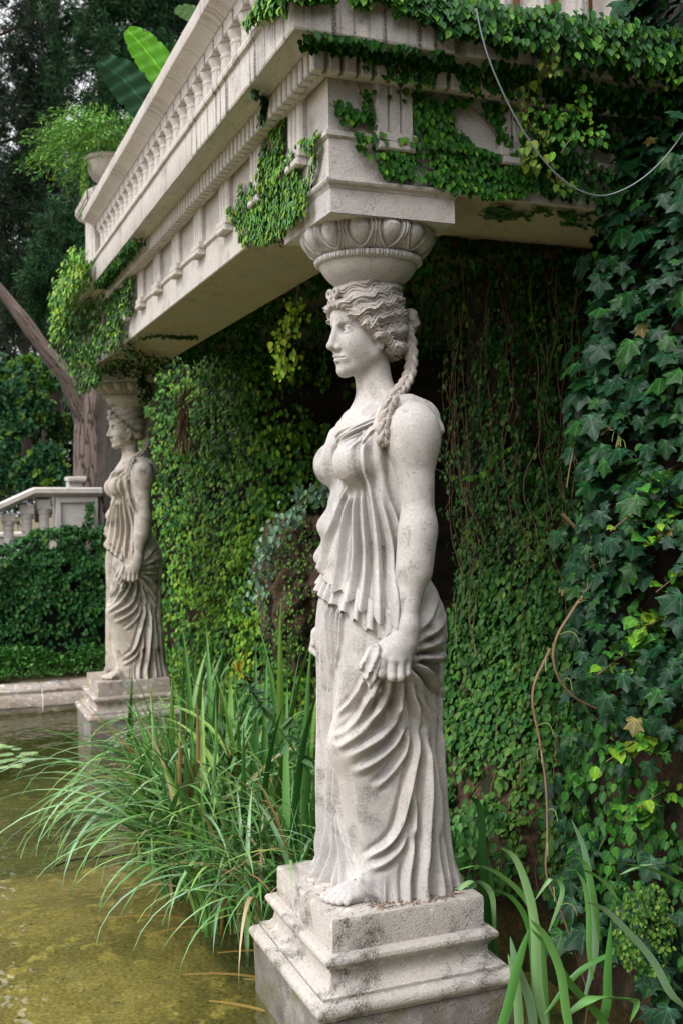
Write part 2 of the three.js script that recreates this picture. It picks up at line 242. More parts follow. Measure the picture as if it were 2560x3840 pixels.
{ // far pier with its cap, carrying the urn
  const p = thing('balustrade_pedestal', 'square stone pedestal with moulded cap at the far end of the balustrade', 'pedestal', [0, 0, 0]);
  part(p, 'shaft', box(-FX - 0.008, 0.17, 3.125, 3.64, -4.32, -3.938, 0.006), M.block);
  part(p, 'recessed_panel', box(-FX - 0.013, -FX - 0.006, 3.24, 3.56, -4.26, -4.0, 0.003), M.block);
  const cp = [[0.0, 3.63], [0.012, 3.645], [0.03, 3.655], [0.05, 3.675], [0.052, 3.69], [0.058, 3.694], [0.058, 3.735], [0.05, 3.742], [-0.02, 3.80], [-0.19, 3.80]];
  const P = []; for (let k = 0; k + 1 < cp.length; k++) for (let s = 0; s < 4; s++) { const c = [[-1, 1], [1, 1], [1, -1], [-1, -1], [-1, 1]], f = (q, e) => [-0.019 + e[0] * (0.19 + q[0]), q[1], -4.129 + e[1] * (0.191 + q[0])]; const A = f(cp[k], c[s]), B = f(cp[k], c[s + 1]), C = f(cp[k + 1], c[s + 1]), D = f(cp[k + 1], c[s]); P.push(...A, ...B, ...C, ...A, ...C, ...D); }
  const g = new THREE.BufferGeometry(); g.setAttribute('position', new THREE.Float32BufferAttribute(P, 3)); g.computeVertexNormals(); part(p, 'cap', boxUV(g), M.cornice);
}
// ------------------------------------------------------------------ plinths
function plinth(label, zc, SM = M.plinth) {
  const o = thing('statue_plinth', label, 'plinth', [0, 0, zc]); const K = 1;
  const sq = (prof, name, mat, sub = 14, amp = 0.002) => { // square moulding from a profile of [half width, height]
    const P = [], U = []; let len = 0;
    for (let k = 0; k + 1 < prof.length; k++) { const L = Math.hypot(prof[k + 1][0] - prof[k][0], prof[k + 1][1] - prof[k][1]); for (let s = 0; s < 4; s++) { const c = [[-1, 1], [1, 1], [1, -1], [-1, -1], [-1, 1]], a = c[s], b = c[s + 1];
      const f = (p, t, kk) => { const ex = mix(a[0], b[0], t), ez = mix(a[1], b[1], t), cx = Math.abs(Math.abs(ex) - 1) < 1e-6 && Math.abs(Math.abs(ez) - 1) < 1e-6; const x = ex * p[0], z = ez * p[0] * K; const j = amp * 2 * fbm(x * 16, p[1] * 16, z * 16 + zc, 3), chip = cx ? -0.002 - 0.002 * Math.abs(noise(p[1] * 60, s * 4, zc)) : 0; return [(x + ex * (j + chip)) * 0.966, p[1] + j * 0.5, z + ez * (j + chip)]; };
      for (let i = 0; i < sub; i++) { const A = f(prof[k], i / sub), B = f(prof[k], (i + 1) / sub), C = f(prof[k + 1], (i + 1) / sub), D = f(prof[k + 1], i / sub); P.push(...A, ...B, ...C, ...A, ...C, ...D); const w = prof[k][0] * 2, u0 = i / sub * w + s * 0.61, u1 = (i + 1) / sub * w + s * 0.61; U.push(u0, len, u1, len, u1, len + L, u0, len, u1, len + L, u0, len + L); } } len += L; }
    const g = new THREE.BufferGeometry(); g.setAttribute('position', new THREE.Float32BufferAttribute(P, 3)); g.setAttribute('uv', new THREE.Float32BufferAttribute(U, 2)); g.computeVertexNormals();
    return part(o, name, toCreasedNormals(g, 0.6), mat); };
  const arc = (x, y0, y1, b) => { const r = []; for (let i = 0; i <= 8; i++) { const a = -Math.PI / 2 + i / 8 * Math.PI; r.push([x + Math.cos(a) * b, (y0 + y1) / 2 + Math.sin(a) * (y1 - y0) / 2]); } return r; };
  sq([[0.246, 0.498], [0.2465, 0.584], [0.2435, 0.5905], [0.2, 0.592], [0.1, 0.5915], [0, 0.592]], 'top_slab', SM);
  sq([[0.262, 0.4615], [0.264, 0.466], ...arc(0.265, 0.468, 0.498, 0.014), [0.243, 0.500], [0.2, 0.5]], 'upper_torus', SM);
  sq([[0.294, 0.392], [0.294, 0.4005], [0.286, 0.403], [0.270, 0.410], [0.259, 0.424], [0.255, 0.442], [0.256, 0.452], [0.262, 0.4555], [0.262, 0.463]], 'scotia', SM);
  sq([[0.304, 0.34], [0.305, 0.345], ...arc(0.304, 0.347, 0.388, 0.018), [0.298, 0.3885], [0.296, 0.393]], 'lower_torus', SM);
  sq([[0.306, -0.12], [0.307, 0.2], [0.309, 0.334], [0.306, 0.3395], [0.29, 0.341]], 'base_block', M.mossy, 18, 0.003);
  return o;
}
plinth('moss streaked stepped stone plinth standing in the water under the near statue', 0);
plinth('stained stone plinth under the far statue beside the pond rim', -4.262, M.rim).position.x = 0.02;
// ------------------------------------------------------------------ the statues
// Statue frame: f = towards the front (world -x), l = towards its left hand (world +z), h = height over the plinth top.
const len3 = (x, y, z) => Math.sqrt(x * x + y * y + z * z);
const smin = (a, b, k) => { const h = Math.max(k - Math.abs(a - b), 0) / k; return Math.min(a, b) - h * h * k * 0.25; };
const smax = (a, b, k) => -smin(-a, -b, k);
function cap(x, y, z, a, b, ra, rb) { // tapered capsule a -> b
  const bx = b[0] - a[0], by = b[1] - a[1], bz = b[2] - a[2], px = x - a[0], py = y - a[1], pz = z - a[2];
  const t = clamp((px * bx + py * by + pz * bz) / (bx * bx + by * by + bz * bz)); return len3(px - bx * t, py - by * t, pz - bz * t) - (ra + (rb - ra) * t);
}
function ell(x, y, z, c, r) { const px = (x - c[0]) / r[0], py = (y - c[1]) / r[1], pz = (z - c[2]) / r[2], k0 = len3(px, py, pz), k1 = len3(px / r[0], py / r[1], pz / r[2]); return k1 < 1e-9 ? -Math.min(...r) : k0 * (k0 - 1) / k1; }
// the draped trunk: rib cage, breasts, hips, standing right leg, bent left leg, mantle at the back
function neckShoulders(f, l, h) {
  const al = Math.abs(l); let d = cap(f, l, h, [-0.030, 0, 1.38], [-0.006, 0, 1.585], 0.063, 0.0565);
  d = smin(d, cap(f, al, h, [-0.045, 0.02, 1.440], [-0.075, 0.165, 1.395], 0.048, 0.050), 0.06);
  return d;
}
function trunk(f, l, h) {
  let d = 1;
  if (h > 0.40) {
    d = ell(f, l, h, [-0.020, 0, 1.24], [0.112, 0.155, 0.22]);
    d = smin(d, ell(f, l, h, [-0.010, 0, 1.02], [0.116, 0.145, 0.20]), 0.10);
    d = smin(d, ell(f, l, h, [-0.035, 0, 0.80], [0.150, 0.180, 0.19]), 0.10);
    if (h > 1.0) {
      const al = Math.abs(l); d = smin(d, ell(f, l, h, [0.025, 0, 1.335], [0.078, 0.145, 0.105]), 0.05);
      d = smin(d, len3(f - 0.080, al - 0.080, (h - 1.272) * 0.97) - 0.066, 0.026);
      if (h > 1.22) d = smin(d, neckShoulders(f, l, h), 0.05);
    }
  }
  if (h < 1.25) {
    d = smin(d, cap(f, l, h, [0.015, -0.085, 0.82], [0.056, -0.085, -0.02], 0.108, 0.086), 0.08);
    d = smin(d, cap(f, l, h, [-0.015, 0.085, 0.82], [0.094, 0.085, 0.445], 0.112, 0.070), 0.07);
    d = smin(d, cap(f, l, h, [0.094, 0.085, 0.445], [0.030, 0.09, 0.05], 0.070, 0.055), 0.05);
    d = smin(d, cap(f, l, h, [0.03, 0.10, 0.10], [0.082, 0.116, 0.040], 0.052, 0.044), 0.03);
    d = smin(d, cap(f, l, h, [-0.055, 0.02, 0.76], [-0.065, 0.015, -0.05], 0.142, 0.132), 0.09);
    d = smin(d, cap(f, l, h, [-0.050, 0.03, 0.25], [-0.065, 0.035, -0.02], 0.10, 0.148), 0.10);
  }
  return d;
}
const AXF = -0.015; // the axis the drapery is carved around
function trunkR(phi, h) { const c = Math.cos(phi), s = Math.sin(phi); let r = 0.36; for (let i = 0; i < 60; i++) { const d = trunk(AXF + c * r, s * r, h); if (d < 0.0004) break; r -= Math.max(d * 0.75, 0.0004); if (r < 0.02) return 0.02; } return r; }
// mesh of a distance field inside a box (surface nets), coarse blocks first
function nets(sdf, lo, hi, cell) {
  const n = [0, 1, 2].map((k) => Math.ceil((hi[k] - lo[k]) / cell) + 1), [nx, ny, nz] = n, F = new Float32Array(nx * ny * nz).fill(1), B = 8, done = new Uint8Array(nx * ny * nz);
  const rad = B * cell * 0.5 * 1.7321 * 1.6;
  const todo = [];
  for (let k = 0; k < nz; k += B) for (let j = 0; j < ny; j += B) for (let i = 0; i < nx; i += B) {
    const c = B / 2, d = sdf(lo[0] + (i + c) * cell, lo[1] + (j + c) * cell, lo[2] + (k + c) * cell); const near = Math.abs(d) < rad;
    for (let z = k; z < Math.min(nz, k + B); z++) for (let y = j; y < Math.min(ny, j + B); y++) for (let x = i; x < Math.min(nx, i + B); x++) { const q = x + nx * (y + ny * z); F[q] = near ? sdf(lo[0] + x * cell, lo[1] + y * cell, lo[2] + z * cell) : d; }
  }
  const id = new Int32Array(nx * ny * nz).fill(-1), P = [], I = []; const E = [[0, 1], [0, 2], [0, 4], [1, 3], [1, 5], [2, 3], [2, 6], [3, 7], [4, 5], [4, 6], [5, 7], [6, 7]], o = (c) => [c & 1, (c >> 1) & 1, (c >> 2) & 1];
  for (let z = 0; z + 1 < nz; z++) for (let y = 0; y + 1 < ny; y++) for (let x = 0; x + 1 < nx; x++) {
    let m = 0; const q = x + nx * (y + ny * z); for (let c = 0; c < 8; c++) if (F[q + (c & 1) + nx * ((c >> 1) & 1) + nx * ny * (c >> 2)] < 0) m |= 1 << c; if (m === 0 || m === 255) continue;
    let sx = 0, sy = 0, sz = 0, k = 0; for (const [a, b] of E) { if (((m >> a) & 1) === ((m >> b) & 1)) continue; const A = o(a), C = o(b), fa = F[q + A[0] + nx * A[1] + nx * ny * A[2]], fb = F[q + C[0] + nx * C[1] + nx * ny * C[2]], t = fa / (fa - fb); sx += mix(A[0], C[0], t); sy += mix(A[1], C[1], t); sz += mix(A[2], C[2], t); k++; }
    id[q] = P.length / 3; P.push(lo[0] + (x + sx / k) * cell, lo[1] + (y + sy / k) * cell, lo[2] + (z + sz / k) * cell);
  }
  const quad = (a, b, c, d, fl) => { if (a < 0 || b < 0 || c < 0 || d < 0) return; if (fl) I.push(a, c, b, a, d, c); else I.push(a, b, c, a, c, d); };
  for (let z = 1; z + 1 < nz; z++) for (let y = 1; y + 1 < ny; y++) for (let x = 1; x + 1 < nx; x++) {
    const q = x + nx * (y + ny * z), s = F[q] < 0;
    if (s !== (F[q + 1] < 0)) quad(id[q - nx - nx * ny], id[q - nx * ny], id[q], id[q - nx], !s);
    if (s !== (F[q + nx] < 0)) quad(id[q - 1 - nx * ny], id[q - nx * ny], id[q], id[q - 1], s);
    if (s !== (F[q + nx * ny] < 0)) quad(id[q - 1 - nx], id[q - nx], id[q], id[q - 1], !s);
  }
  const g = new THREE.BufferGeometry(); g.setAttribute('position', new THREE.Float32BufferAttribute(P, 3)); g.setIndex(I); return g;
}
// a geometry in the statue frame (f, l, h) turned to the world frame, with smooth normals and texture coordinates in metres
function toWorld(g, flip) { const p = g.attributes.position; for (let i = 0; i < p.count; i++) p.setXYZ(i, -p.getX(i), p.getZ(i), p.getY(i)); if (flip && g.index) { const a = g.index.array; for (let i = 0; i < a.length; i += 3) { const t = a[i]; a[i] = a[i + 1]; a[i + 1] = t; } } g.computeVertexNormals(); return boxUV(g); }

// carved folds: each a ridge line in [degrees round the axis, height], with a groove on each side
const fold = (a, w, pts, g = 0.5, e = 0.35) => ({ a, w, g, e, pts, lo: Math.min(...pts.map((p) => p[0])), hi: Math.max(...pts.map((p) => p[0])), y0: Math.min(...pts.map((p) => p[1])), y1: Math.max(...pts.map((p) => p[1])) });
function smoothLine(pts, n = 5) { const c = new THREE.CatmullRomCurve3(pts.map((p) => V(p[0] * 0.003, p[1], 0)), false, 'centripetal'); return c.getPoints(n * (pts.length - 1)).map((p) => [p.x / 0.003, p.y]); }
function folds(list, deg, h, R) {
  const k = R * Math.PI / 180; let s = 0;
  for (const F of list) {
    const mx = 5 * F.w / k; if (deg < F.lo - mx || deg > F.hi + mx || h < F.y0 - 4 * F.w || h > F.y1 + 4 * F.w) continue;
    let best = 1e9, sg = 1, tt = 0; const P = F.line ??= smoothLine(F.pts), n = P.length - 1;
    for (let i = 0; i < n; i++) { const ax = (P[i][0] - deg) * k, ay = P[i][1] - h, bx = (P[i + 1][0] - P[i][0]) * k, by = P[i + 1][1] - P[i][1], L = bx * bx + by * by, t = clamp(-(ax * bx + ay * by) / L), dx = ax + bx * t, dy = ay + by * t, d = dx * dx + dy * dy; if (d < best) { best = d; sg = bx * ay - by * ax; tt = (i + t) / n; } }
    const d = Math.sqrt(best) / (F.w * 0.82); if (d > 4) continue; const end = (sm(0, 0.14, tt) * 0.9 + 0.1) * sm(-0.03, F.e, 1 - tt);
    s += 1.5 * F.a * end * (Math.exp(-d * d * 1.1) - (F.g + 0.12) * (sg > 0 ? 1 : 0.6) * Math.exp(-(d - 1.75) * (d - 1.75) * 1.6));
  }
  return s;
}
const skirtFolds = [
  // loops of cloth drawn across the bent leg
  fold(0.012, 0.014, [[57.7, 0.605], [53, 0.542], [42.7, 0.496], [31.7, 0.465]]),
  fold(0.013, 0.014, [[72.8, 0.604], [67.9, 0.552], [55.2, 0.503], [41.4, 0.461], [33, 0.44]]),
  fold(0.014, 0.015, [[87.3, 0.588], [84, 0.527], [71.6, 0.482], [55.3, 0.449], [39.9, 0.417]]),
  fold(0.013, 0.014, [[91.6, 0.505], [87.5, 0.47], [74.4, 0.429], [57.9, 0.396], [43.4, 0.368]]),
  fold(0.011, 0.013, [[98.1, 0.492], [96.2, 0.436], [86, 0.39], [71.1, 0.347], [60, 0.322]]),
  fold(0.017, 0.013, [[108, 0.505], [106, 0.426], [99.7, 0.349], [92.1, 0.275], [84.7, 0.207], [74.7, 0.167], [61.6, 0.136], [50, 0.108]]),
  fold(0.011, 0.014, [[99.7, 0.222], [86.2, 0.158], [69.7, 0.114], [54, 0.092]]),
  // upright folds behind the leg
  fold(0.012, 0.012, [[104.5, 0.30], [100.3, 0.203], [95.1, 0.129], [90.5, 0.056], [89, -0.03]], 0.5, 0.05),
  fold(0.020, 0.014, [[119, 0.47], [117.5, 0.35], [112.6, 0.236], [107.4, 0.123], [103, 0.059], [103, -0.04]], 0.6, 0.05),
  fold(0.014, 0.012, [[129, 0.43], [127.1, 0.304], [126, 0.206], [122.2, 0.112], [117, -0.03]], 0.5, 0.05),
  fold(0.013, 0.012, [[133, 0.35], [131, 0.184], [130, 0.087], [130, -0.03]], 0.5, 0.05),
  fold(0.015, 0.014, [[146, 0.5], [144, 0.3], [142, 0.1], [141, -0.03]], 0.5, 0.05),
  // front: straight fall over the standing leg and the edge of the shin
  fold(0.013, 0.014, [[-21, 0.85], [-20.9, 0.53], [-17.7, 0.408], [-14.6, 0.244], [-17, 0.117], [-31, -0.02]], 0.5, 0.05),
  fold(0.011, 0.011, [[-9, 0.66], [-11, 0.5], [-9.9, 0.247], [-8.6, 0.144], [-11, 0.06], [-18, -0.03]], 0.5, 0.05),
  fold(0.011, 0.011, [[-4, 0.40], [0, 0.26], [12, 0.195], [28, 0.14], [43.2, 0.082]]),
  fold(0.010, 0.011, [[-4.4, 0.291], [3.9, 0.151], [16, 0.06], [20, -0.02]], 0.5, 0.05),
  fold(0.010, 0.009, [[46.6, 0.073], [55.1, 0.043], [66, 0.006]]),
  // narrow pleats under the overfall
  fold(0.008, 0.009, [[-4, 0.86], [-3.8, 0.723], [-9.8, 0.6]]), fold(0.008, 0.009, [[8.6, 0.86], [6.7, 0.692], [-2.9, 0.59]]), fold(0.007, 0.008, [[19.3, 0.85], [20, 0.765], [13, 0.67]]), fold(0.007, 0.008, [[28.5, 0.85], [23.6, 0.732], [11, 0.64]]),
  fold(0.010, 0.011, [[-33, 0.88], [-33, 0.5], [-31, 0.2], [-44, -0.02]], 0.5, 0.05), fold(0.011, 0.011, [[-46, 0.88], [-46, 0.5], [-45, 0.2], [-56, -0.02]], 0.5, 0.05), fold(0.012, 0.012, [[-60, 0.88], [-60, 0.5], [-62, 0.2], [-68, -0.02]], 0.5, 0.05),
  // mantle drawn from the hand round to the back
  fold(0.016, 0.013, [[92, 0.705], [110.9, 0.663], [131.1, 0.617], [146, 0.585], [165, 0.56]], 0.6, 0.75),
  fold(0.012, 0.012, [[97.6, 0.667], [110.8, 0.615], [126.2, 0.556], [141, 0.50], [160, 0.45]], 0.5, 0.8),
  fold(0.013, 0.012, [[95.6, 0.685], [104.6, 0.617], [118, 0.549], [133.7, 0.486], [145, 0.43]], 0.5, 0.8),
  fold(0.016, 0.012, [[92.5, 0.69], [98.4, 0.619], [105.6, 0.554], [113.5, 0.492]]),
  fold(0.015, 0.011, [[93, 0.706], [112.8, 0.698], [137.2, 0.687], [165, 0.68]], 0.7, 0.7),
  fold(0.013, 0.014, [[93, 0.718], [111.1, 0.735], [130.6, 0.737], [165, 0.745]], 0.5, 0.8),
  fold(0.014, 0.016, [[93, 0.735], [109.8, 0.769], [127.1, 0.785], [165, 0.81]], 0.5, 0.8),
  fold(0.012, 0.016, [[95, 0.76], [108, 0.81], [122, 0.85], [165, 0.90]], 0.5, 0.8),
  fold(0.012, 0.013, [[87.4, 0.69], [88.2, 0.612], [84.6, 0.559], [74.8, 0.519]]),
  fold(0.012, 0.013, [[76.8, 0.685], [76.4, 0.615], [69.3, 0.568], [58.2, 0.534], [47.1, 0.504]]),
  fold(0.010, 0.012, [[67.1, 0.67], [63.3, 0.606], [55.4, 0.555], [44.4, 0.519]]),
  fold(0.009, 0.010, [[56, 0.66], [50.1, 0.61], [43.7, 0.58], [35.3, 0.552], [27, 0.52]]),
];
const bodiceFolds = [
  fold(0.010, 0.016, [[-40, 1.19], [-30, 1.10], [-30, 1.03], [-33, 0.97]], 0.5, 0.02),
  fold(0.012, 0.014, [[33.8, 1.215], [20, 1.16], [9, 1.10], [-8, 1.04], [-17, 0.95]], 0.5, 0.02),
  fold(0.013, 0.012, [[35.7, 1.20], [27, 1.112], [23.3, 1.032], [20.8, 0.964], [19, 0.87]], 0.5, 0.02),
  fold(0.014, 0.012, [[41.2, 1.20], [41.8, 1.099], [42.6, 1.016], [41.5, 0.949], [40, 0.85]], 0.5, 0.02),
  fold(0.014, 0.012, [[50.6, 1.20], [53, 1.112], [55.2, 1.033], [55.2, 0.95], [53, 0.82]], 0.5, 0.02),
  fold(0.017, 0.013, [[56, 1.385], [57, 1.33], [57.5, 1.29], [61.3, 1.198], [65.9, 1.099], [67.9, 1.0], [68, 0.919], [69, 0.77]], 0.5, 0.02),
  fold(0.016, 0.013, [[63, 1.405], [64.5, 1.355], [67, 1.277], [71.2, 1.188], [76.8, 1.099], [81.8, 1.032], [81.5, 0.934], [79, 0.77]], 0.5, 0.02),
  fold(0.013, 0.012, [[70, 1.415], [71, 1.36], [73.5, 1.277], [79.5, 1.171], [88.2, 1.098], [94, 1.02], [96, 0.8]], 0.5, 0.02),
  fold(0.012, 0.014, [[82, 1.30], [92, 1.17], [104, 1.05], [108, 0.8]], 0.5, 0.02), fold(0.012, 0.014, [[100, 1.30], [110, 1.1], [120, 0.8]], 0.5, 0.02),
  // gathered edge of the neckline
  fold(0.0045, 0.0045, [[75, 1.409], [45, 1.381], [8, 1.352], [-6, 1.318]]), fold(0.0045, 0.0045, [[73, 1.396], [45, 1.368], [12, 1.339]]), fold(0.0045, 0.0045, [[71, 1.384], [50, 1.358], [30, 1.335], [16, 1.318]]), fold(0.005, 0.005, [[70, 1.376], [60, 1.352], [53, 1.325], [50, 1.30]]),
  fold(0.006, 0.006, [[76, 1.416], [45, 1.387], [3.5, 1.356], [-9, 1.315], [-8.7, 1.28]]), fold(0.006, 0.006, [[74, 1.402], [45, 1.374], [10, 1.345], [-4, 1.31]]),
  fold(0.006, 0.006, [[71.8, 1.390], [40.2, 1.362], [8, 1.334]]), fold(0.006, 0.0065, [[70.2, 1.383], [56.4, 1.354], [47, 1.325], [43, 1.305]]),
  fold(0.007, 0.008, [[-60, 1.40], [-33, 1.36], [-16, 1.30], [-13, 1.24], [-16, 1.19]]), fold(0.008, 0.008, [[2, 1.35], [-5, 1.30], [-6, 1.25], [-10, 1.20]]),
];
const hemTop = [[-180, 0.84], [-90, 1.0], [-60, 0.985], [-34, 0.958], [-19, 0.932], [18, 0.902], [45, 0.872], [57, 0.846], [72, 0.812], [90, 0.80], [130, 0.80], [180, 0.84]];
const hemLow = [[-100, 0.94], [-60, 0.915], [-38, 0.893], [-17, 0.874], [15, 0.85], [30, 0.838], [43, 0.82], [53, 0.803], [65, 0.778], [80, 0.775], [100, 0.79]];
const neckline = [[-180, 1.47], [-75, 1.46], [-50, 1.42], [-33, 1.372], [-16, 1.312], [-10, 1.286], [-3, 1.325], [4, 1.36], [45, 1.392], [79, 1.42], [95, 1.46], [180, 1.47]];
const NPH = 420;
function ring(rows, f) { // closed surface round the axis; f(deg, j) -> [radius, height]; finer on the carved side is not needed
  return grid(NPH, rows, (u, v, i, j) => { const deg = -180 + 360 * u, a = deg * Math.PI / 180, [r, h] = f(deg, j / rows, j); return [AXF + Math.cos(a) * r, Math.sin(a) * r, h]; });
}
const back = (deg) => sm(125, 150, Math.abs(deg)) ;
function skirtR(deg, h) {
  const a = deg * Math.PI / 180; let r = trunkR(a, h) + 0.004;
  const fr = deg > 60 ? 1 : 1; r += folds(skirtFolds, deg, h, 0.165);
  r += back(deg) * 0.009 * Math.cos(deg * 0.33) * sm(1.0, 0.6, h);
  const leg = sm(10, -5, deg + 30 * sm(0.35, 0.8, h) * -1) * sm(-110, -70, deg); r += leg * 0.0022 * Math.cos(deg * 1.05 + h * 4) * sm(0.95, 0.85, h);
  r += 0.018 * Math.pow(1 - sm(0, 0.13, h), 2) * (0.6 + 0.4 * Math.cos(deg * 0.45 + 1)) * (deg > 25 && deg < 70 ? 0.5 : 1);
  r += 0.0018 * fbm(Math.cos(a) * 7, Math.sin(a) * 7, h * 16, 2);
  return r - 0.016 * sm(0.90, 0.96, h) * (1 - sm(80, 88, deg) + sm(-112, -122, deg));
}
function makeSkirt() { return toWorld(ring(480, (deg, v, j) => { const h = -0.006 + 1.10 * Math.pow(v, 0.98); return [skirtR(deg, h), h]; }), false); }
function bodiceR(deg, h, H) {
  const a = deg * Math.PI / 180, N = lerpTable(neckline, deg)[0]; let r = trunkR(a, h);
  const F = folds(bodiceFolds, deg, h, 0.15), hang = 1 - sm(0, 0.30, h - H);
  const fl = deg < 30 ? mix(0.034, 0.018, sm(-40, 30, deg)) : 0.018;
  const under = Math.max(sm(82, 92, deg), sm(-102, -116, deg)) * sm(1.03, 0.93, h); r += 0.006 + F + hang * fl * (1 - under) - 0.035 * under + 0.010 * sm(-15, -60, deg) * Math.cos(deg * 0.42) * sm(1.25, 1.1, h) + back(deg) * 0.008 * Math.cos(deg * 0.36);
  // far side of the front: wavy silhouette of hanging cloth
  r += 0.010 * sm(-6, -28, deg) * sm(1.22, 1.14, h) * Math.sin(h * 62 + deg * 0.10);
  r += 0.0015 * fbm(Math.cos(a) * 8, Math.sin(a) * 8, h * 14, 2);
  return [r - 0.020 * sm(N - 0.004, N + 0.004, h), F];
}
function makeBodice() {
  const top = 1.44, rows = 330, lip = 6;
  return toWorld(ring(rows + lip, (deg, v, j) => {
    const H0 = lerpTable(hemTop, deg)[0]; const F0 = folds(bodiceFolds, deg, H0 + 0.02, 0.15), H = H0 - 0.5 * clamp(F0, -0.012, 0.02);
    if (j < lip) { const t = j / lip, [r] = bodiceR(deg, H, H); return [r - 0.030 + 0.030 * Math.sin(t * Math.PI / 2), H + 0.020 * (1 - t) * (1 - t) - 0.0]; }
    const t = (j - lip) / rows, h = H + (top - H) * t; return [bodiceR(deg, h, H)[0], h];
  }), false);
}
function makeRuffle() { // the lower, gathered overfall
  const rows = 70, lip = 6;
  const wave = (deg) => Math.tanh(1.8 * Math.sin(deg * 0.43 + 0.9 * Math.sin(deg * 0.11))) ;
  return toWorld(ring(rows + lip, (deg, v, j) => {
    const on = sm(-118, -100, deg) * sm(94, 84, deg), H = lerpTable(hemLow, deg)[0] - 0.010 * wave(deg + 6), top = lerpTable(hemTop, deg)[0] + 0.04, a = deg * Math.PI / 180;
    const R = (h) => { const t = clamp((h - H) / 0.08); return trunkR(a, h) + 0.004 + (0.024 - 0.006 * sm(0, 40, deg)) * (1 - 0.55 * t) + 0.012 * wave(deg) * (1 - 0.5 * t) + 0.002 * fbm(deg * 0.15, h * 30, 3, 2); };
    if (j < lip) { const t = j / lip; return [R(H) - (1 - on) * 0.05 - 0.028 * (1 - Math.sin(t * Math.PI / 2)), H + 0.018 * (1 - t) * (1 - t)]; }
    const t = (j - lip) / rows, h = H + (top - H) * t; return [R(h) - (1 - on) * 0.05, h];
  }), false);
}
// bare skin: chest, neck, arms and hands
const ARM = { sh: [-0.054, 0.178, 1.362], el: [-0.060, 0.205, 1.095], wr: [-0.008, 0.222, 0.80], wr2: [0.010, 0.215, 0.81] };
function armSDF(f, l, h, w) {
  let d = cap(f, l, h, ARM.sh, ARM.el, 0.069, 0.0445);
  d = smin(d, cap(f, l, h, ARM.el, w, 0.0445, 0.0335), 0.03);
  d = smin(d, cap(f, l, h, [-0.055, 0.207, 1.05], [-0.045, 0.212, 0.96], 0.0455, 0.0435), 0.05);
  d = smin(d, ell(f, l, h, [-0.058, 0.184, 1.342], [0.075, 0.075, 0.092]), 0.04);
  return d;
}
function bodySDF(f, l, h) {
  const al = Math.abs(l); let d = armSDF(f, al, h, l > 0 ? ARM.wr : ARM.wr2);
  if (h > 1.02) {
    const t = trunk(f, l, h) + 0.003; d = h > 1.22 ? smin(d, t, 0.016 * sm(1.30, 1.40, h) + 0.002) : Math.min(d, t);
    if (h > 1.3) { // strap of the dress over the shoulder and its rolled edge round the arm
      const q = Math.hypot(Math.hypot(f + 0.060, h - 1.348) - 0.1015 + 0.10 * (al - 0.132), al - 0.146) - 0.0165 - 0.002 * Math.sin(Math.atan2(h - 1.348, f + 0.06) * 9) + 0.05 * sm(1.365, 1.315, h); d = smin(d, q, 0.003);
      const s = sm(0.085, 0.094, al) * sm(0.158, 0.148, al); d -= s * (0.0050 + 0.0028 * Math.cos((al - 0.09) * 420)) * sm(1.39, 1.42, h);
    }
  }
  return d;
}
// left hand, closed on a bunch of cloth
const HF = { kn: [[0.072, 0.232, 0.716], [0.047, 0.243, 0.708], [0.021, 0.245, 0.705], [-0.004, 0.238, 0.710]], mid: [[0.077, 0.240, 0.672], [0.051, 0.250, 0.662], [0.025, 0.251, 0.660], [0.001, 0.243, 0.668]], tip: [[0.070, 0.212, 0.660], [0.046, 0.216, 0.652], [0.022, 0.216, 0.652], [0.0, 0.212, 0.660]], r: [0.0138, 0.0128, 0.0124, 0.0112] };
function handSDF(f, l, h) {
  let d = smin(cap(f, l, h, ARM.wr, [-0.010, 0.224, 0.76], 0.036, 0.033), armSDF(f, l, h, ARM.wr), 0.02); d = smin(d, cap(f, l, h, ARM.wr, [0.012, 0.226, 0.745], 0.034, 0.030), 0.02);
  for (let i = 0; i < 4; i++) d = smin(d, cap(f, l, h, [0.002 + 0.01 * (1.5 - i), 0.224, 0.765], HF.kn[i], 0.024, HF.r[i] + 0.002), 0.018);
  d = smin(d, ell(f, l, h, [0.035, 0.205, 0.725], [0.045, 0.022, 0.034]), 0.02);
  for (let i = 0; i < 4; i++) { let q = cap(f, l, h, HF.kn[i], HF.mid[i], HF.r[i] + 0.0005, HF.r[i]); q = smin(q, cap(f, l, h, HF.mid[i], HF.tip[i], HF.r[i], HF.r[i] - 0.001), 0.006); d = smin(d, q, 0.0045); }
  let th = cap(f, l, h, [0.035, 0.215, 0.765], [0.078, 0.212, 0.730], 0.020, 0.014); th = smin(th, cap(f, l, h, [0.078, 0.212, 0.730], [0.086, 0.206, 0.695], 0.0135, 0.012), 0.008); d = smin(d, th, 0.012);
  return d;
}
function bunchSDF(f, l, h) { // cloth gathered in the fist
  let d = 1; const L = [[[0.088, 0.222, 0.735], [0.118, 0.215, 0.690], 0.020, 0.017], [[0.088, 0.236, 0.722], [0.106, 0.232, 0.662], 0.014, 0.016], [[0.118, 0.215, 0.690], [0.112, 0.213, 0.655], 0.015, 0.010], [[0.100, 0.228, 0.668], [0.094, 0.220, 0.612], 0.015, 0.012], [[0.085, 0.225, 0.66], [0.079, 0.216, 0.622], 0.011, 0.009]];
  for (const [a, b, ra, rb] of L) d = smin(d, cap(f, l, h, a, b, ra, rb), 0.006);
  d = smax(d, -cap(f, l, h, [0.112, 0.240, 0.672], [0.107, 0.240, 0.632], 0.007, 0.008), 0.006);
  d = smax(d, -cap(f, l, h, [0.128, 0.229, 0.700], [0.124, 0.227, 0.672], 0.005, 0.006), 0.005);
  return d + 0.0025 * Math.sin(f * 260 + h * 120);
}
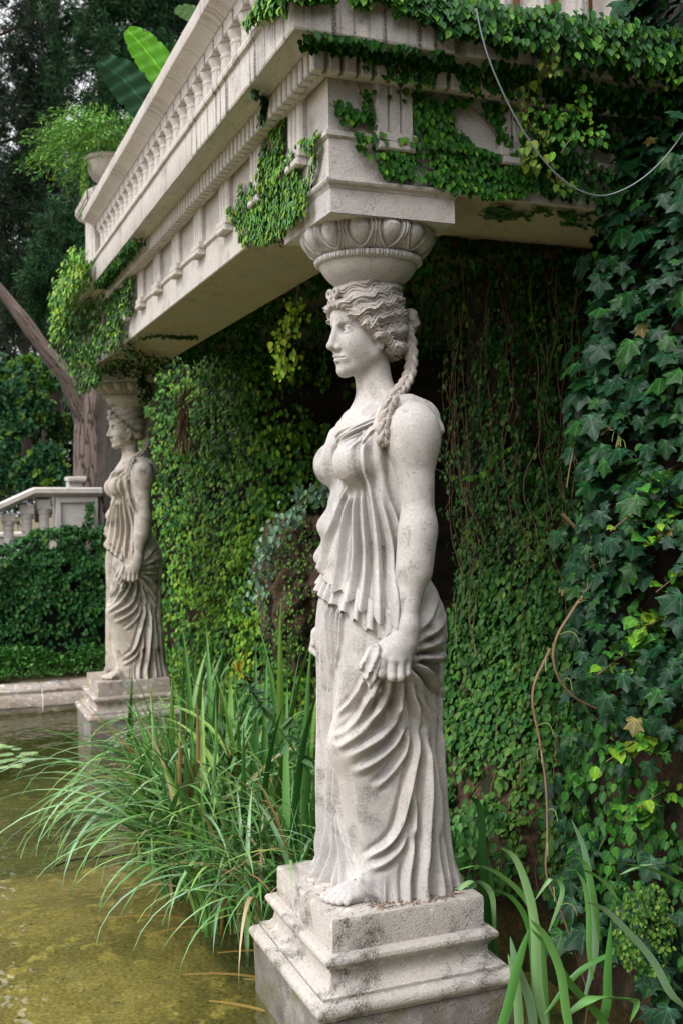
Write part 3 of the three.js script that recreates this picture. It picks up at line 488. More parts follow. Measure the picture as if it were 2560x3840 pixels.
function footSDF(f, l, h) { // left foot, toes to the front
  const s = (x, z) => [0.028 + x * 1.08, 0.116 + z + 0.10 * x, 0];
  const at = (x, z, y) => { const q = s(x, z); return [q[0], q[1], y]; };
  let d = cap(f, l, h, at(-0.01, 0, 0.075), at(0.02, 0, 0.040), 0.044, 0.040);
  d = smin(d, cap(f, l, h, at(0.01, 0, 0.05), at(0.115, -0.008, 0.022), 0.040, 0.022), 0.03);
  d = smin(d, cap(f, l, h, at(0.03, 0.012, 0.028), at(0.110, 0.022, 0.014), 0.030, 0.017), 0.03);
  d = smin(d, cap(f, l, h, at(0.03, -0.014, 0.030), at(0.115, -0.022, 0.018), 0.030, 0.018), 0.03);
  const toes = [[0.118, -0.026, 0.163, -0.030, 0.0150], [0.118, -0.006, 0.160, -0.007, 0.0110], [0.114, 0.009, 0.151, 0.011, 0.0102], [0.106, 0.021, 0.140, 0.025, 0.0095], [0.096, 0.031, 0.124, 0.038, 0.0088]];
  for (const [x, z, x2, z2, r] of toes) { let q = cap(f, l, h, at(x - 0.01, z, 0.020), at(mix(x, x2, 0.6), mix(z, z2, 0.6), 0.019), r, r * 0.92); q = smin(q, cap(f, l, h, at(mix(x, x2, 0.6), mix(z, z2, 0.6), 0.018), at(x2, z2, 0.010), r * 0.92, r), 0.006); d = smin(d, q, 0.0055); }
  return smax(d, -h - 0.004, 0.004);
}
const TURN = 0.16; // the head is turned a little to its left
function turned(f, l, h) { const t = sm(1.47, 1.56, h), a = TURN * t, c = Math.cos(a), s = Math.sin(a), x = f - 0.003 * t; return [c * x + s * l, -s * x + c * l]; }
function faceSDF(f0, l0, h) {
  const [f, l] = turned(f0, l0, h), al = Math.abs(l);
  let d = ell(f, l, h, [0.000, 0, 1.705], [0.100, 0.080, 0.105]);
  d = smin(d, ell(f, l, h, [0.036, 0, 1.655], [0.079, 0.065, 0.112]), 0.03); d = smin(d, ell(f, l, h, [0.046, 0, 1.715], [0.070, 0.068, 0.062]), 0.03);
  d = smin(d, cap(f, al, h, [0.074, 0.006, 1.560], [0.016, 0.050, 1.600], 0.0245, 0.022), 0.03); // jaw
  d = smin(d, len3(f - 0.0875, l * 0.85, h - 1.551) - 0.0195, 0.016);
  d = smin(d, ell(f, al, h, [0.062, 0.038, 1.628], [0.036, 0.025, 0.036]), 0.03); // cheek
  // sockets, then brow, eyeballs and lids
  d = smax(d, -ell(f, al, h, [0.125, 0.0360, 1.6690], [0.042, 0.0275, 0.0205]), 0.005);
  d = smin(d, cap(f, al, h, [0.1060, 0.010, 1.6905], [0.0960, 0.040, 1.6945], 0.0095, 0.0080), 0.004);
  d = smin(d, cap(f, al, h, [0.0960, 0.040, 1.6945], [0.0720, 0.061, 1.682], 0.0070, 0.006), 0.008);
  const e = [0.0845, 0.0350, 1.6675], ex = f - e[0], ez = al - e[1], ey = h - e[2], er = len3(ex, ez, ey);
  d = smin(d, er - 0.0178, 0.002);
  const zz = ez / 0.0180, op = Math.abs(ey - 0.0006) - 0.0078 * Math.sqrt(Math.max(0, 1 - zz * zz)); // almond opening between the lids
  d = smin(d, smax(er - 0.0214, -op, 0.0012), 0.002);
  // nose, straight from the brow
  let n = cap(f, l, h, [0.1085, 0, 1.690], [0.1325, 0, 1.624], 0.0085, 0.0098); n = smin(n, len3(f - 0.1335, l, h - 1.6205) - 0.0112, 0.006); n = smin(n, len3(f - 0.1165, al - 0.0125, h - 1.6155) - 0.0085, 0.006); n = smin(n, cap(f, l, h, [0.098, 0, 1.69], [0.110, 0, 1.622], 0.013, 0.016), 0.010);
  d = smin(d, n, 0.008);
  d = smax(d, -(len3(f - 0.120, al - 0.0075, h - 1.6080) - 0.0040), 0.003);
  // mouth
  d = smin(d, ell(f, l, h, [0.092, 0, 1.586], [0.0225, 0.032, 0.021]), 0.012);
  const up = cap(f, al, h, [0.1150, 0.0035, 1.5935], [0.0975, 0.0250, 1.5885], 0.0070, 0.0034), lo = cap(f, al, h, [0.1120, 0.0, 1.5785], [0.0965, 0.0215, 1.5835], 0.0082, 0.0042);
  d = smin(d, up, 0.004); d = smin(d, lo, 0.004); d = smax(d, -cap(f, al, h, [0.1230, 0.0, 1.5868], [0.1015, 0.029, 1.5862], 0.0016, 0.0020), 0.002);
  d = smax(d, -cap(f, l, h, [0.1215, 0, 1.609], [0.1215, 0, 1.600], 0.0025, 0.003), 0.005); d = smax(d, -ell(f, l, h, [0.119, 0, 1.5695], [0.012, 0.020, 0.0045]), 0.005);
  // ear lobe
  d = smin(d, ell(f, al, h, [0.004, 0.074, 1.6215], [0.013, 0.009, 0.0135]), 0.004); d = smin(d, ell(f, al, h, [0.002, 0.074, 1.640], [0.015, 0.010, 0.020]), 0.006);
  return smin(d, trunk(f0, l0, h) + 0.003, 0.016);
}
function hairSDF(f0, l0, h) {
  const [f, l] = turned(f0, l0, h), al = Math.abs(l);
  // mass of the hair, hollowed where the face comes through
  let d = ell(f, l, h, [-0.002, 0, 1.720], [0.118, 0.096, 0.098]); d = smin(d, ell(f, l, h, [-0.055, 0, 1.672], [0.062, 0.078, 0.062]), 0.05);
  d = smin(d, cap(f, l, h, [-0.005, 0, 1.77], [-0.005, 0, 1.83], 0.097, 0.098), 0.04);
  d = smax(d, -ell(f, l, h, [0.135, 0, 1.622], [0.124, 0.104, 0.126]), 0.006);
  // full roll of hair along the brow, over the temple and the ear
  let r = cap(f, al, h, [0.112, 0.006, 1.752], [0.100, 0.050, 1.736], 0.0185, 0.0185); r = smin(r, cap(f, al, h, [0.100, 0.050, 1.736], [0.062, 0.080, 1.695], 0.0185, 0.0175), 0.01); r = smin(r, cap(f, al, h, [0.062, 0.080, 1.695], [0.018, 0.086, 1.655], 0.0175, 0.0165), 0.01); r = smin(r, cap(f, al, h, [0.018, 0.086, 1.655], [-0.055, 0.070, 1.622], 0.0165, 0.021), 0.01); r = smin(r, cap(f, al, h, [-0.055, 0.070, 1.622], [-0.105, 0.02, 1.625], 0.021, 0.024), 0.01);
  d = smin(d, r, 0.012); d = smin(d, ell(f, l, h, [-0.062, 0, 1.622], [0.048, 0.062, 0.036]), 0.02);
  if (Math.abs(d) < 0.03) { // waves combed back from the parting, lock beside lock
    const along = f * 0.85 - 0.35 * al, across = (h - 1.70) + 0.30 * f + 0.9 * f * f, nz = noise(f * 16, al * 16, h * 16), n2 = noise(f * 9 + 3, al * 9, h * 9), n3 = noise(f * 26, al * 26 + 5, h * 26);
    const wv = Math.sin(along * 135 + 2.4 * n2 + 1.5 * Math.sin(across * 38) + 1.2 * nz), ph = across * 150 + (0.95 + 0.5 * n2) * wv + 2.6 * n2 + 0.7 * n3, lock = Math.sin(ph);
    d -= 0.0066 * (1 - Math.pow(Math.abs(Math.sin(ph * 0.5)), 0.8) * 1.6) * (0.75 + 0.6 * nz) + 0.0030 * wv * lock + 0.0016 * Math.sin(ph * 3.3 + 2.5 * n3) + 0.0012 * Math.sin(ph * 6.1 + 4 * nz);
  }
  // two ringlets over the parting
  if (f > 0.08) for (const [cf, cl, chh, q] of [[0.122, 0.018, 1.778, 0.0155], [0.126, 0.010, 1.748, 0.012]]) { const tor = Math.hypot(Math.hypot(al - cl, h - chh) - q * 0.68, f - cf) - q * 0.42; d = smin(d, tor, 0.005); }
  // knot at the back
  d = smin(d, ell(f, l, h, [-0.143, 0.018, 1.712], [0.028, 0.028, 0.038]) + 0.0035 * Math.sin(h * 170 + l * 110) * Math.cos(l * 90 + f * 60), 0.006);
  return d;
}
function braid() { // plaited lock falling from the knot over the collar bone to the chest
  const pts = [[-0.118, 0.014, 1.695], [-0.129, 0.022, 1.640], [-0.124, 0.035, 1.585], [-0.110, 0.050, 1.545], [-0.079, 0.075, 1.505], [-0.041, 0.095, 1.470], [-0.018, 0.110, 1.445], [0.0014, 0.125, 1.405], [0.0144, 0.135, 1.36], [0.0165, 0.140, 1.312]].map((p, i) => { const q = V(...p); for (let k = 0; k < 80 && i > 2 && bodySDF(q.x, q.y, q.z) < 0.009; k++) { q.x += 0.394 * 0.002; q.y += 0.919 * 0.002; } return q; });
  const c = new THREE.CatmullRomCurve3(pts, false, 'centripetal'), n = 300, m = 40, L = c.getLength(), P = 0.034, up = V(0.394, 0.919, 0), P3 = V();
  return toWorld(grid(m, n, (u, v, i, j) => { const a = u * 2 * Math.PI, s = v * L, p = c.getPointAt(j / n), T = c.getTangentAt(j / n), B = up.clone().cross(T).normalize(), N = T.clone().cross(B); const x = Math.cos(a), y = Math.sin(a);
    // two rows of plump strands leaning in to the middle line, alternating
    const side = x > 0 ? 0.5 : 0, q = Math.abs(Math.sin(Math.PI * (s / P + side - 0.55 * Math.abs(x)))); const mid = 1 - 0.22 * Math.exp(-x * x * 30) * (y > 0 ? 1 : 0.5);
    let r = (0.0150 + 0.0025 * v) * (0.70 + 0.46 * Math.pow(q, 0.55)) * mid * (1 + 0.035 * Math.sin(a * 11 + s * 260 * (x > 0 ? 1 : -1))); r *= v > 0.96 ? Math.sqrt(Math.max(0, 1 - Math.pow((v - 0.96) / 0.04, 2))) : 1; r += 0.0005;
    return [p.x + r * (x * 1.12 * B.x + y * 0.9 * N.x), p.y + r * (x * 1.12 * B.y + y * 0.9 * N.y), p.z + r * (x * 1.12 * B.z + y * 0.9 * N.z)]; }), false);
}
function capital() { // basket: plain bowl, bead and reel, then egg and dart under the block
  const prof = [[1.803, 0.070], [1.808, 0.092], [1.818, 0.1085], [1.833, 0.125], [1.850, 0.1385], [1.864, 0.1465], [1.870, 0.1490]], m = 900, rows = 170, E = 13;
  const ov = (h) => { const t = clamp((h - 1.894) / (1.966 - 1.894)); return 0.160 + 0.040 * Math.sin(Math.pow(t, 0.75) * Math.PI * 0.5) - 0.004 * sm(0.8, 1, t); };
  return toWorld(grid(m, rows, (u, v) => { const h = 1.803 + v * (1.968 - 1.803), a = u * 2 * Math.PI; let r;
    if (h < 1.870) r = lerpTable(prof, h)[0];
    else if (h < 1.892) { const t = (h - 1.881) / 0.011, ph = ((u * 34) % 1 + 1) % 1; const bead = ph < 0.52 ? Math.sqrt(Math.max(0.10, 1 - Math.pow((ph - 0.26) / 0.27, 2))) : (Math.abs(ph - 0.65) < 0.085 || Math.abs(ph - 0.87) < 0.085 ? 0.92 : 0.35); r = 0.152 + 0.0125 * Math.sqrt(Math.max(0, 1 - t * t)) * bead; }
    else { const ph = ((u * E + 0.341) % 1 + 1) % 1 - 0.5, x = ph * 2 * Math.PI / E * 0.185, y = h - 1.940; // metres across and up from the egg's middle
      const tp = y > 0 ? 1 : 1 + 0.10 * clamp(-y / 0.04); const q = Math.hypot(x * tp / 0.0265, y / (y > 0 ? 0.058 : 0.040)); r = ov(h);
      if (q < 0.96) r += 0.0135 * Math.sqrt(1 - q * q * 0.98) - 0.006; else { const q2 = Math.hypot(x * tp / 0.0375, y / (y > 0 ? 0.08 : 0.0475)), q3 = Math.hypot(x * tp / 0.0435, y / (y > 0 ? 0.09 : 0.0535)); r += -0.009 + 0.0135 * Math.exp(-Math.pow((q2 - 0.97) / 0.095, 2)) + 0.008 * Math.exp(-Math.pow((q3 - 1.03) / 0.05, 2)); const xd = Math.abs(Math.abs(ph) - 0.5) * 2 * Math.PI / E * 0.185; r += 0.008 * Math.exp(-Math.pow(xd / (0.0022 + 0.05 * Math.max(0, y + 0.03)), 2)) * sm(-0.042, -0.028, y); }
      r -= 0.004 * sm(1.900, 1.893, h); }
    r += 0.0006 * fbm(Math.cos(a) * 60, h * 160, Math.sin(a) * 60, 2); return [Math.cos(a) * r, Math.sin(a) * r, h]; }), false);
}
const Y0 = 0.592;
function statue(label) {
  const s = thing('caryatid_statue', label, 'statue', [0, Y0, 0]);
  const t0 = Date.now();
  const body = [toWorld(nets(bodySDF, [-0.2, -0.30, 0.858], [0.2, 0.30, 1.492], 0.0045))];
  body.push(toWorld(nets(handSDF, [-0.09, 0.16, 0.63], [0.12, 0.29, 0.862], 0.0024)));
  body.push(toWorld(nets((f, l, h) => Math.min(handSDF(f - 0.030, -l + 0.007, h - 0.01), armSDF(f, -l, h, ARM.wr2)), [-0.02, -0.29, 0.63], [0.2, -0.15, 0.862], 0.0032)));
  body.push(toWorld(nets(faceSDF, [-0.13, -0.13, 1.488], [0.175, 0.12, 1.80], 0.0022)));
  body.push(toWorld(nets(footSDF, [-0.05, 0.05, -0.02], [0.25, 0.22, 0.14], 0.003)));
  part(s, 'body', merge(body), M.statue);
  part(s, 'hair', toWorld(nets(hairSDF, [-0.17, -0.12, 1.58], [0.15, 0.12, 1.826], 0.0022)), M.hair);
  part(s, 'braid', braid(), M.hair);
  part(s, 'skirt', makeSkirt(), M.statue); part(s, 'bodice', makeBodice(), M.statue); part(s, 'overfall', makeRuffle(), M.statue);
  part(s, 'cloth_bunch', toWorld(nets(bunchSDF, [0.05, 0.18, 0.58], [0.16, 0.27, 0.78], 0.0026)), M.statue);
  part(s, 'basket_capital', capital(), M.statue);
  console.log('statue', Date.now() - t0);
  return s;
}
const stat = statue('large pale stone statue of a draped woman, near one standing whole in front');
{ const c = stat.clone(); c.name = numbered('caryatid_statue'); c.position.set(0.045, Y0, -4.262); c.userData = { ...c.userData, label: 'smaller looking far stone statue of a draped woman beside the pond rim' }; c.children.forEach((q) => { q.material = M.oldStatue; }); scene.add(c); }
// ------------------------------------------------------------------ where a line of sight of the survey meets an upright or level plane
const SV = (() => { const f = 2449.3, R = new THREE.Matrix4().extractRotation(camera.matrixWorld), o = camera.position.clone(); return (x, y) => ({ o, d: V((x - 784) / f, (1176 - y) / f, -1).applyMatrix4(R) }); })();
const atZ = (x, y, z) => { const s = SV(x, y); return s.o.clone().addScaledVector(s.d, (z - s.o.z) / s.d.z); };
const atX = (x, y, X) => { const s = SV(x, y); return s.o.clone().addScaledVector(s.d, (X - s.o.x) / s.d.x); };
const atY = (x, y, Y) => { const s = SV(x, y); return s.o.clone().addScaledVector(s.d, (Y - s.o.y) / s.d.y); };
const WL = 0.175; // water level

// ------------------------------------------------------------------ pond, ground, rim
{
  const A = pn(91), B = pn(92), C = pn(93);
  const bedTex = texture(1024, (u, v) => { const big = pf(A, u, v, 3, 5), mid = pf(B, u, v, 16, 4), fine = pf(C, u, v, 120, 2), sp = pf(B, u + 0.4, v, 60, 2);
    let c = mixc([0.52, 0.47, 0.31], [0.35, 0.32, 0.18], clamp(0.5 + big * 1.3)); c = mixc(c, [0.68, 0.62, 0.40], 0.75 * sm(0.02, 0.4, mid)); c = mixc(c, [0.26, 0.24, 0.12], 0.5 * sm(0.05, 0.5, -big * 0.6 + mid * 0.7)); c = mixc(c, [0.12, 0.10, 0.06], 0.7 * sm(0.46, 0.6, sp)); const k = 1 + 0.35 * fine; return [c[0] * k, c[1] * k, c[2] * k]; }, true);
  const hb = texture(512, (u, v) => { const h = 0.5 + 0.4 * pf(C, u, v, 40, 4); return [h, h, h]; }); for (const t of [bedTex, hb]) t.repeat.set(0.55, 0.55);
  const bed = new THREE.MeshStandardMaterial({ map: bedTex, bumpMap: hb, bumpScale: 0.01, roughness: 0.95 });
  const bg0 = grid(300, 300, (u, v) => { const x = mix(-7, 2.2, u), z = mix(1.62, -5.6, v); return [x, -0.03 + 0.03 * fbm(x * 2, 0, z * 2, 3) - 0.30 * sm(-1.6, -3.2, z), z]; }, (u, v, p) => [p[0], p[2]]);
  { const p = bg0.attributes.position, c = new Float32Array(p.count * 3); for (let i = 0; i < p.count; i++) { const x = p.getX(i), z = p.getZ(i), q = fbm(x * 1.3, 3, z * 1.3, 4) + 0.5 * fbm(x * 9, 1, z * 9, 3); const siltReflection = sm(-0.06, 0.10, q + (z < -3.2 ? 0.5 : x < -0.25 ? -0.65 : -0.05)); c[i * 3] = mix(1, 0.42, siltReflection); c[i * 3 + 1] = mix(0.97, 0.52, siltReflection); c[i * 3 + 2] = mix(0.9, 0.42, siltReflection); } bg0.setAttribute('color', new THREE.BufferAttribute(c, 3)); bed.vertexColors = true; }  // dark tree reflection is painted into the far bed along with silt
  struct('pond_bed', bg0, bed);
  const W = pn(94), wb = texture(512, (u, v) => { const h = 0.5 + 0.35 * pf(W, u, v, 5, 3) + 0.1 * pf(W, u, v, 24, 2); return [h, h, h]; }); wb.repeat.set(0.8, 0.8);
  const water = new THREE.MeshPhysicalMaterial({ color: 0xf0f2d8, transmission: 1, thickness: 0, roughness: 0.02, ior: 1.33, bumpMap: wb, bumpScale: 0.016 });
  struct('pond_water', grid(2, 2, (u, v) => [mix(-7, 2.2, u), WL, mix(1.6, -5.52, v)], (u, v, p) => [p[0], p[2]]), water);
  const gt = texture(512, (u, v) => { const a = pf(A, u, v, 6, 5), b = pf(C, u, v, 60, 2); let c = mixc([0.36, 0.29, 0.20], [0.25, 0.25, 0.12], clamp(0.5 + a)); const k = 1 + 0.4 * b; return c.map((x) => x * k); }, true); gt.repeat.set(0.8, 0.8);
  M.soil = new THREE.MeshStandardMaterial({ map: gt, bumpMap: hb, bumpScale: 0.015, roughness: 1 });
  const s = new THREE.Shape(); s.moveTo(-150, -150); s.lineTo(150, -150); s.lineTo(150, 150); s.lineTo(-150, 150); s.closePath(); const hole = new THREE.Path(); hole.moveTo(-7.3, -1.95); hole.lineTo(-7.3, 5.75); hole.lineTo(2.5, 5.75); hole.lineTo(2.5, -1.95); hole.closePath(); s.holes.push(hole);
  const gg = new THREE.ShapeGeometry(s); gg.rotateX(-Math.PI / 2); gg.translate(0, 0.335, 0); struct('ground', boxUV(gg), M.soil);
  // stone rim: rounded top, lip and sloping face; runs behind the far statue, and along the other sides
  const rp = [[0.30, 0.30], [0.28, 0.352], [0.06, 0.356], [0.015, 0.345], [0.0, 0.325], [0.004, 0.30], [-0.02, 0.292], [-0.035, 0.27], [-0.05, 0.23], [-0.052, 0.212], [-0.035, 0.205], [-0.035, 0.16]];
  const rim = (x0, z0, x1, z1, label) => { const L = Math.hypot(x1 - x0, z1 - z0), tx = (x1 - x0) / L, tz = (z1 - z0) / L, n = Math.ceil(L / 0.06); // outward = to the right of travel
    const o = thing('pond_rim', label, 'kerb'); const blocks = Math.max(1, Math.round(L / 1.3)); for (let b = 0; b < blocks; b++) { const a0 = b / blocks + 0.0018 / L, a1 = (b + 1) / blocks - 0.0018 / L; const m = Math.ceil(n / blocks);
      const g = grid(m, rp.length - 1, (u, v, i, j) => { const t = mix(a0, a1, u), [d, y] = rp[j], px = x0 + (x1 - x0) * t, pz = z0 + (z1 - z0) * t, q = 0.008 * fbm(px * 7 + b, y * 9, pz * 7, 3) * 2 - (i === 0 || i === m ? 0.006 : 0); return [px - tz * (d + q), y + q * 0.6, pz + tx * (d + q)]; }, (u, v, p) => [mix(a0, a1, u) * L, v * 0.7]);
      part(o, 'rim_stone', toCreasedNormals(g.toNonIndexed(), 0.7), M.rim); } part(o, 'submerged_face', boxUV(grid(60, 4, (u, v) => { const px = mix(x0, x1, u), pz = mix(z0, z1, u), y = mix(0.165, -0.6, v), d = -0.037 + 0.01 * fbm(px * 5, y * 5, pz * 5, 3); return [px - tz * d, y, pz + tx * d]; })), M.algaeReflection); };
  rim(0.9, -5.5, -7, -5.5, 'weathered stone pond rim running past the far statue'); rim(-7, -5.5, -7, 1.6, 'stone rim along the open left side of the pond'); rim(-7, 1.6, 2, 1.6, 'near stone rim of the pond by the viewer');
}
// ------------------------------------------------------------------ the bank and grotto behind the statues: [x, z, bulge of the bank, height of the bank, lean back at the top]
const BK = [[0.20, -7.2, 0.1, 0.6, 0.1], [0.50, -5.6, 0.10, 0.8, 0.0], [0.80, -4.55, 0.25, 0.9, 0.0], [1.02, -3.95, 0.40, 1.0, 0.0], [1.95, -3.75, 1.2, 1.0, 0.0], [3.2, -3.1, 2.1, 0.9, 0.0], [3.2, -2.2, 2.1, 0.9, 0.0], [1.75, -1.75, 1.0, 1.05, 0.0], [1.10, -1.45, 0.60, 1.1, 0.0], [1.10, -1.02, 0.52, 1.15, 0.0], [1.30, -0.72, 0.50, 1.05, 0.0], [1.62, -0.42, 0.75, 0.9, 0.0], [1.45, -0.10, 0.66, 0.8, 0.0], [0.80, -0.02, 0.06, 0.8, 0.12], [0.76, 0.22, 0.05, 0.6, 0.22], [0.80, 0.55, 0.05, 0.6, 0.22], [0.90, 1.1, 0.05, 0.6, 0.2], [1.02, 2.2, 0.05, 0.6, 0.1], [1.1, 5.5, 0.05, 0.6, 0.1]];
const bkC = new THREE.CatmullRomCurve3(BK.map((p) => V(p[0], 0, p[1])), false, 'centripetal'), bkN = BK.length - 1;
function bank(s, y, rough = 1) { // point and outward normal of the bank, s in control points
  const t = clamp(s / bkN), p = bkC.getPoint(t), T = bkC.getTangent(t), i = Math.min(bkN - 1, Math.floor(s)), k = s - i, a = BK[i], b = BK[i + 1], e = sm(0, 1, k);
  const bulge = mix(a[2], b[2], e), hb = mix(a[3], b[3], e), lean = mix(a[4], b[4], e), n = V(-T.z, 0, T.x).normalize();
  const off = bulge * Math.pow(Math.max(0, 1 - y / hb), 1.4) - lean * Math.pow(clamp(y / 2.8), 1.5) + rough * (0.10 * fbm(p.x * 2.2, y * 2.2, p.z * 2.2, 4) + 0.02 * fbm(p.x * 11, y * 11, p.z * 11, 2));
  return p.addScaledVector(n, off).setY(y);
}
function bankAt(s, y) { const p = bank(s, y), a = bank(s + 0.04, y).sub(p), b = bank(s, y + 0.04).sub(p); return [p, a.cross(b).normalize().multiplyScalar(1)]; }
{
  const A = pn(95), C = pn(96), t = texture(1024, (u, v) => { const a = pf(A, u, v, 5, 5), b = pf(C, u, v, 70, 3), m = pf(A, u + 0.5, v + 0.2, 9, 4); let c = mixc([0.22, 0.165, 0.12], [0.34, 0.27, 0.20], clamp(0.4 + a)); c = mixc(c, [0.15, 0.165, 0.07], sm(0.0, 0.35, m)); const k = 1 + 0.5 * b; return c.map((x) => x * k); }, true); t.repeat.set(0.9, 0.9);
  M.earth = new THREE.MeshStandardMaterial({ map: t, bumpMap: t, bumpScale: 0.02, roughness: 1 });
  M.shadeEarth = new THREE.MeshStandardMaterial({ map: t, bumpMap: t, bumpScale: 0.02, roughness: 1, color: 0x9a9284 });  // earth darkened to paint the shade inside the grotto
  struct('bank', grid(620, 46, (u, v) => { const p = bank(u * bkN, mix(-0.1, 1.05, v)); return [p.x, p.y, p.z]; }, (u, v, p) => [u * 9, p[1]]), M.earth);
  struct('grotto_wall', grid(620, 76, (u, v) => { const p = bank(u * bkN, mix(1.05, 3.0, v)); return [p.x, p.y, p.z]; }, (u, v, p) => [u * 9, p[1]]), M.shadeEarth);
  // the slope above and behind the terrace closes the grotto; the wing wall beside it carries the ivy on the right
  struct('hillside', grid(60, 20, (u, v) => { const p = bank(u * bkN, 3.0, 0), q = V(mix(p.x, 14, v), 3.0 + (u > 0.66 ? 2.2 * Math.pow(v, 0.6) : -0.02 * sm(0, 0.1, v)) + 0.0, p.z); return [q.x, q.y - (u < 0.66 ? 0.04 : 0), q.z]; }, (u, v, p) => [p[0], p[2]]), M.earth);
}
// upper wall on the right where the side of the loggia runs in
{ const o = thing('garden_wall', 'pale rendered wall under ivy at the right end of the loggia', 'wall'); part(o, 'wall', box(1.02, 1.5, 2.3, 4.6, 0.05, 0.42, 0.01), M.block); part(o, 'coping', box(1.0, 1.52, 4.6, 4.68, 0.03, 0.44, 0.01), M.block); }
{ // house beyond the terrace, seen in slivers between the right balusters
  const o = thing('terrace_house', 'ochre rendered house wall glimpsed between the balusters on the right', 'house');
  const oc = new THREE.MeshStandardMaterial({ map: M.block.map, color: 0xb8794a, roughness: 0.9 });
  part(o, 'wall', box(0.7, 6, 3.15, 6.4, -3.7, -3.4, 0.01), oc); const fr = part(o, 'window', merge([box(1.05, 1.11, 3.4, 5.2, -3.4, -3.34, 0.004), box(1.75, 1.81, 3.4, 5.2, -3.4, -3.34, 0.004), box(1.11, 1.75, 5.14, 5.2, -3.4, -3.345, 0.004)]), M.statue); part(fr, 'pane', box(1.11, 1.75, 3.4, 5.14, -3.39, -3.375, 0.002), new THREE.MeshStandardMaterial({ color: 0x39434a, roughness: 0.08 })); part(o, 'roof', box(0.5, 6.2, 6.4, 6.55, -3.9, -3.2, 0.01), M.soffit);
}
// ------------------------------------------------------------------ stair balustrade and pedestals beyond the hedge
{
  const z = -7.0, o = thing('stair_balustrade', 'low stone stair balustrade sloping down to the left behind the hedge', 'balustrade'); const P = (x, y, zz = z) => atZ(x, y, zz);
  const a = P(78, 1128), b = P(-60, 1190), c = P(250, 1128);
  const prof = [[-0.13, 0.0], [-0.15, 0.012], [-0.15, 0.05], [-0.13, 0.062], [0.13, 0.062], [0.15, 0.05], [0.15, 0.012], [0.13, 0.0], [0.09, -0.022], [-0.09, -0.022]];
  const rail = (p, q) => grid(prof.length, 12, (u, v, i) => { const r = prof[i % prof.length]; return [mix(p.x, q.x, v), mix(p.y, q.y, v) + r[1] - 0.03, z - r[0]]; }, (u, v) => [v * 1.2, u * 0.6]);
  part(o, 'handrail', toCreasedNormals(rail(b, a).toNonIndexed(), 0.5), M.block); part(o, 'handrail', toCreasedNormals(rail(a, c).toNonIndexed(), 0.5), M.block);
  const bs = (x, top, bot) => { const p = P(x, top), q = P(x, bot), h = p.y - q.y; const m = baluster(o, p.x, q.y - 0.05, z, (h + 0.02) / 0.352); m.scale.x = m.scale.z = 1.05; };
  bs(20, 1172, 1300); bs(62, 1152, 1300); bs(101, 1140, 1290); bs(-18, 1190, 1310);
  const l = P(126, 1140), r = P(222, 1140), lo = P(126, 1330).y; part(o, 'pier', box(l.x, r.x, lo, l.y, z - 0.18, z + 0.08, 0.006), M.block); part(o, 'recessed_panel', merge([box(l.x + 0.0, l.x + 0.045, lo, l.y - 0.02, z + 0.081, z + 0.105, 0.003), box(r.x - 0.045, r.x, lo, l.y - 0.02, z + 0.081, z + 0.105, 0.003), box(l.x + 0.047, r.x - 0.047, l.y - 0.06, l.y - 0.02, z + 0.081, z + 0.105, 0.003)]), M.block);
  const l2 = P(228, 1140), r2 = P(262, 1140); part(o, 'pier', box(l2.x, r2.x, lo, l2.y, z - 0.10, z + 0.02, 0.006), M.block);
  const w = thing('low_wall', 'pale low wall showing between the stair balusters', 'wall'); const q0 = atZ(-40, 1235, -9), q1 = atZ(130, 1330, -9); part(w, 'wall', box(q0.x, q1.x, 0.33, q0.y, -9.2, -9.0, 0.01), M.block); part(w, 'coping', box(q0.x - 0.02, q1.x + 0.02, q0.y, q0.y + 0.05, -9.24, -8.96, 0.01), M.block);
  const k = thing('garden_pedestal', 'small pale pedestal with scalloped cap in front of the big trunk', 'pedestal'); const k0 = atZ(158, 1106, -8), k1 = atZ(196, 1120, -8); part(k, 'shaft', box(k0.x, k1.x, 0.33, k0.y, -8.2, -8.0, 0.006), M.block);
  const sc = []; for (let i = 0; i < 5; i++) { const s = new THREE.SphereGeometry(0.028, 12, 8); s.scale(1, 0.7, 0.8); s.translate(mix(k0.x + 0.01, k1.x - 0.01, i / 4), k0.y + 0.008, -7.985); sc.push(s); } part(k, 'cap', boxUV(merge([box(k0.x - 0.012, k1.x + 0.012, k0.y + 0.011, k0.y + 0.05, -8.23, -7.96, 0.006), ...sc])), M.block);
}
// ------------------------------------------------------------------ leaves
function leafGeo(outline, ribZ = -0.05, edgeZ = 0.06, droop = 0.12) { // outline [half width, y] from stalk to tip, folded along the midrib
  const P = [], U = [], I = []; outline.forEach(([w, y], i) => { const dz = -droop * y * y; P.push(-w, y, edgeZ * (w > 0 ? 1 : 0) + dz + ribZ * (w > 0 ? 0 : 1), 0, y, ribZ + dz, w, y, edgeZ * (w > 0 ? 1 : 0) + dz + ribZ * (w > 0 ? 0 : 1)); U.push(0.5 - w, y, 0.5, y, 0.5 + w, y); if (i) { const a = (i - 1) * 3, b = i * 3; I.push(a, a + 1, b + 1, a, b + 1, b, a + 1, a + 2, b + 2, a + 1, b + 2, b + 1); } });
  const g = new THREE.BufferGeometry(); g.setAttribute('position', new THREE.Float32BufferAttribute(P, 3)); g.setAttribute('uv', new THREE.Float32BufferAttribute(U, 2)); g.setIndex(I); g.computeVertexNormals(); return g;
}
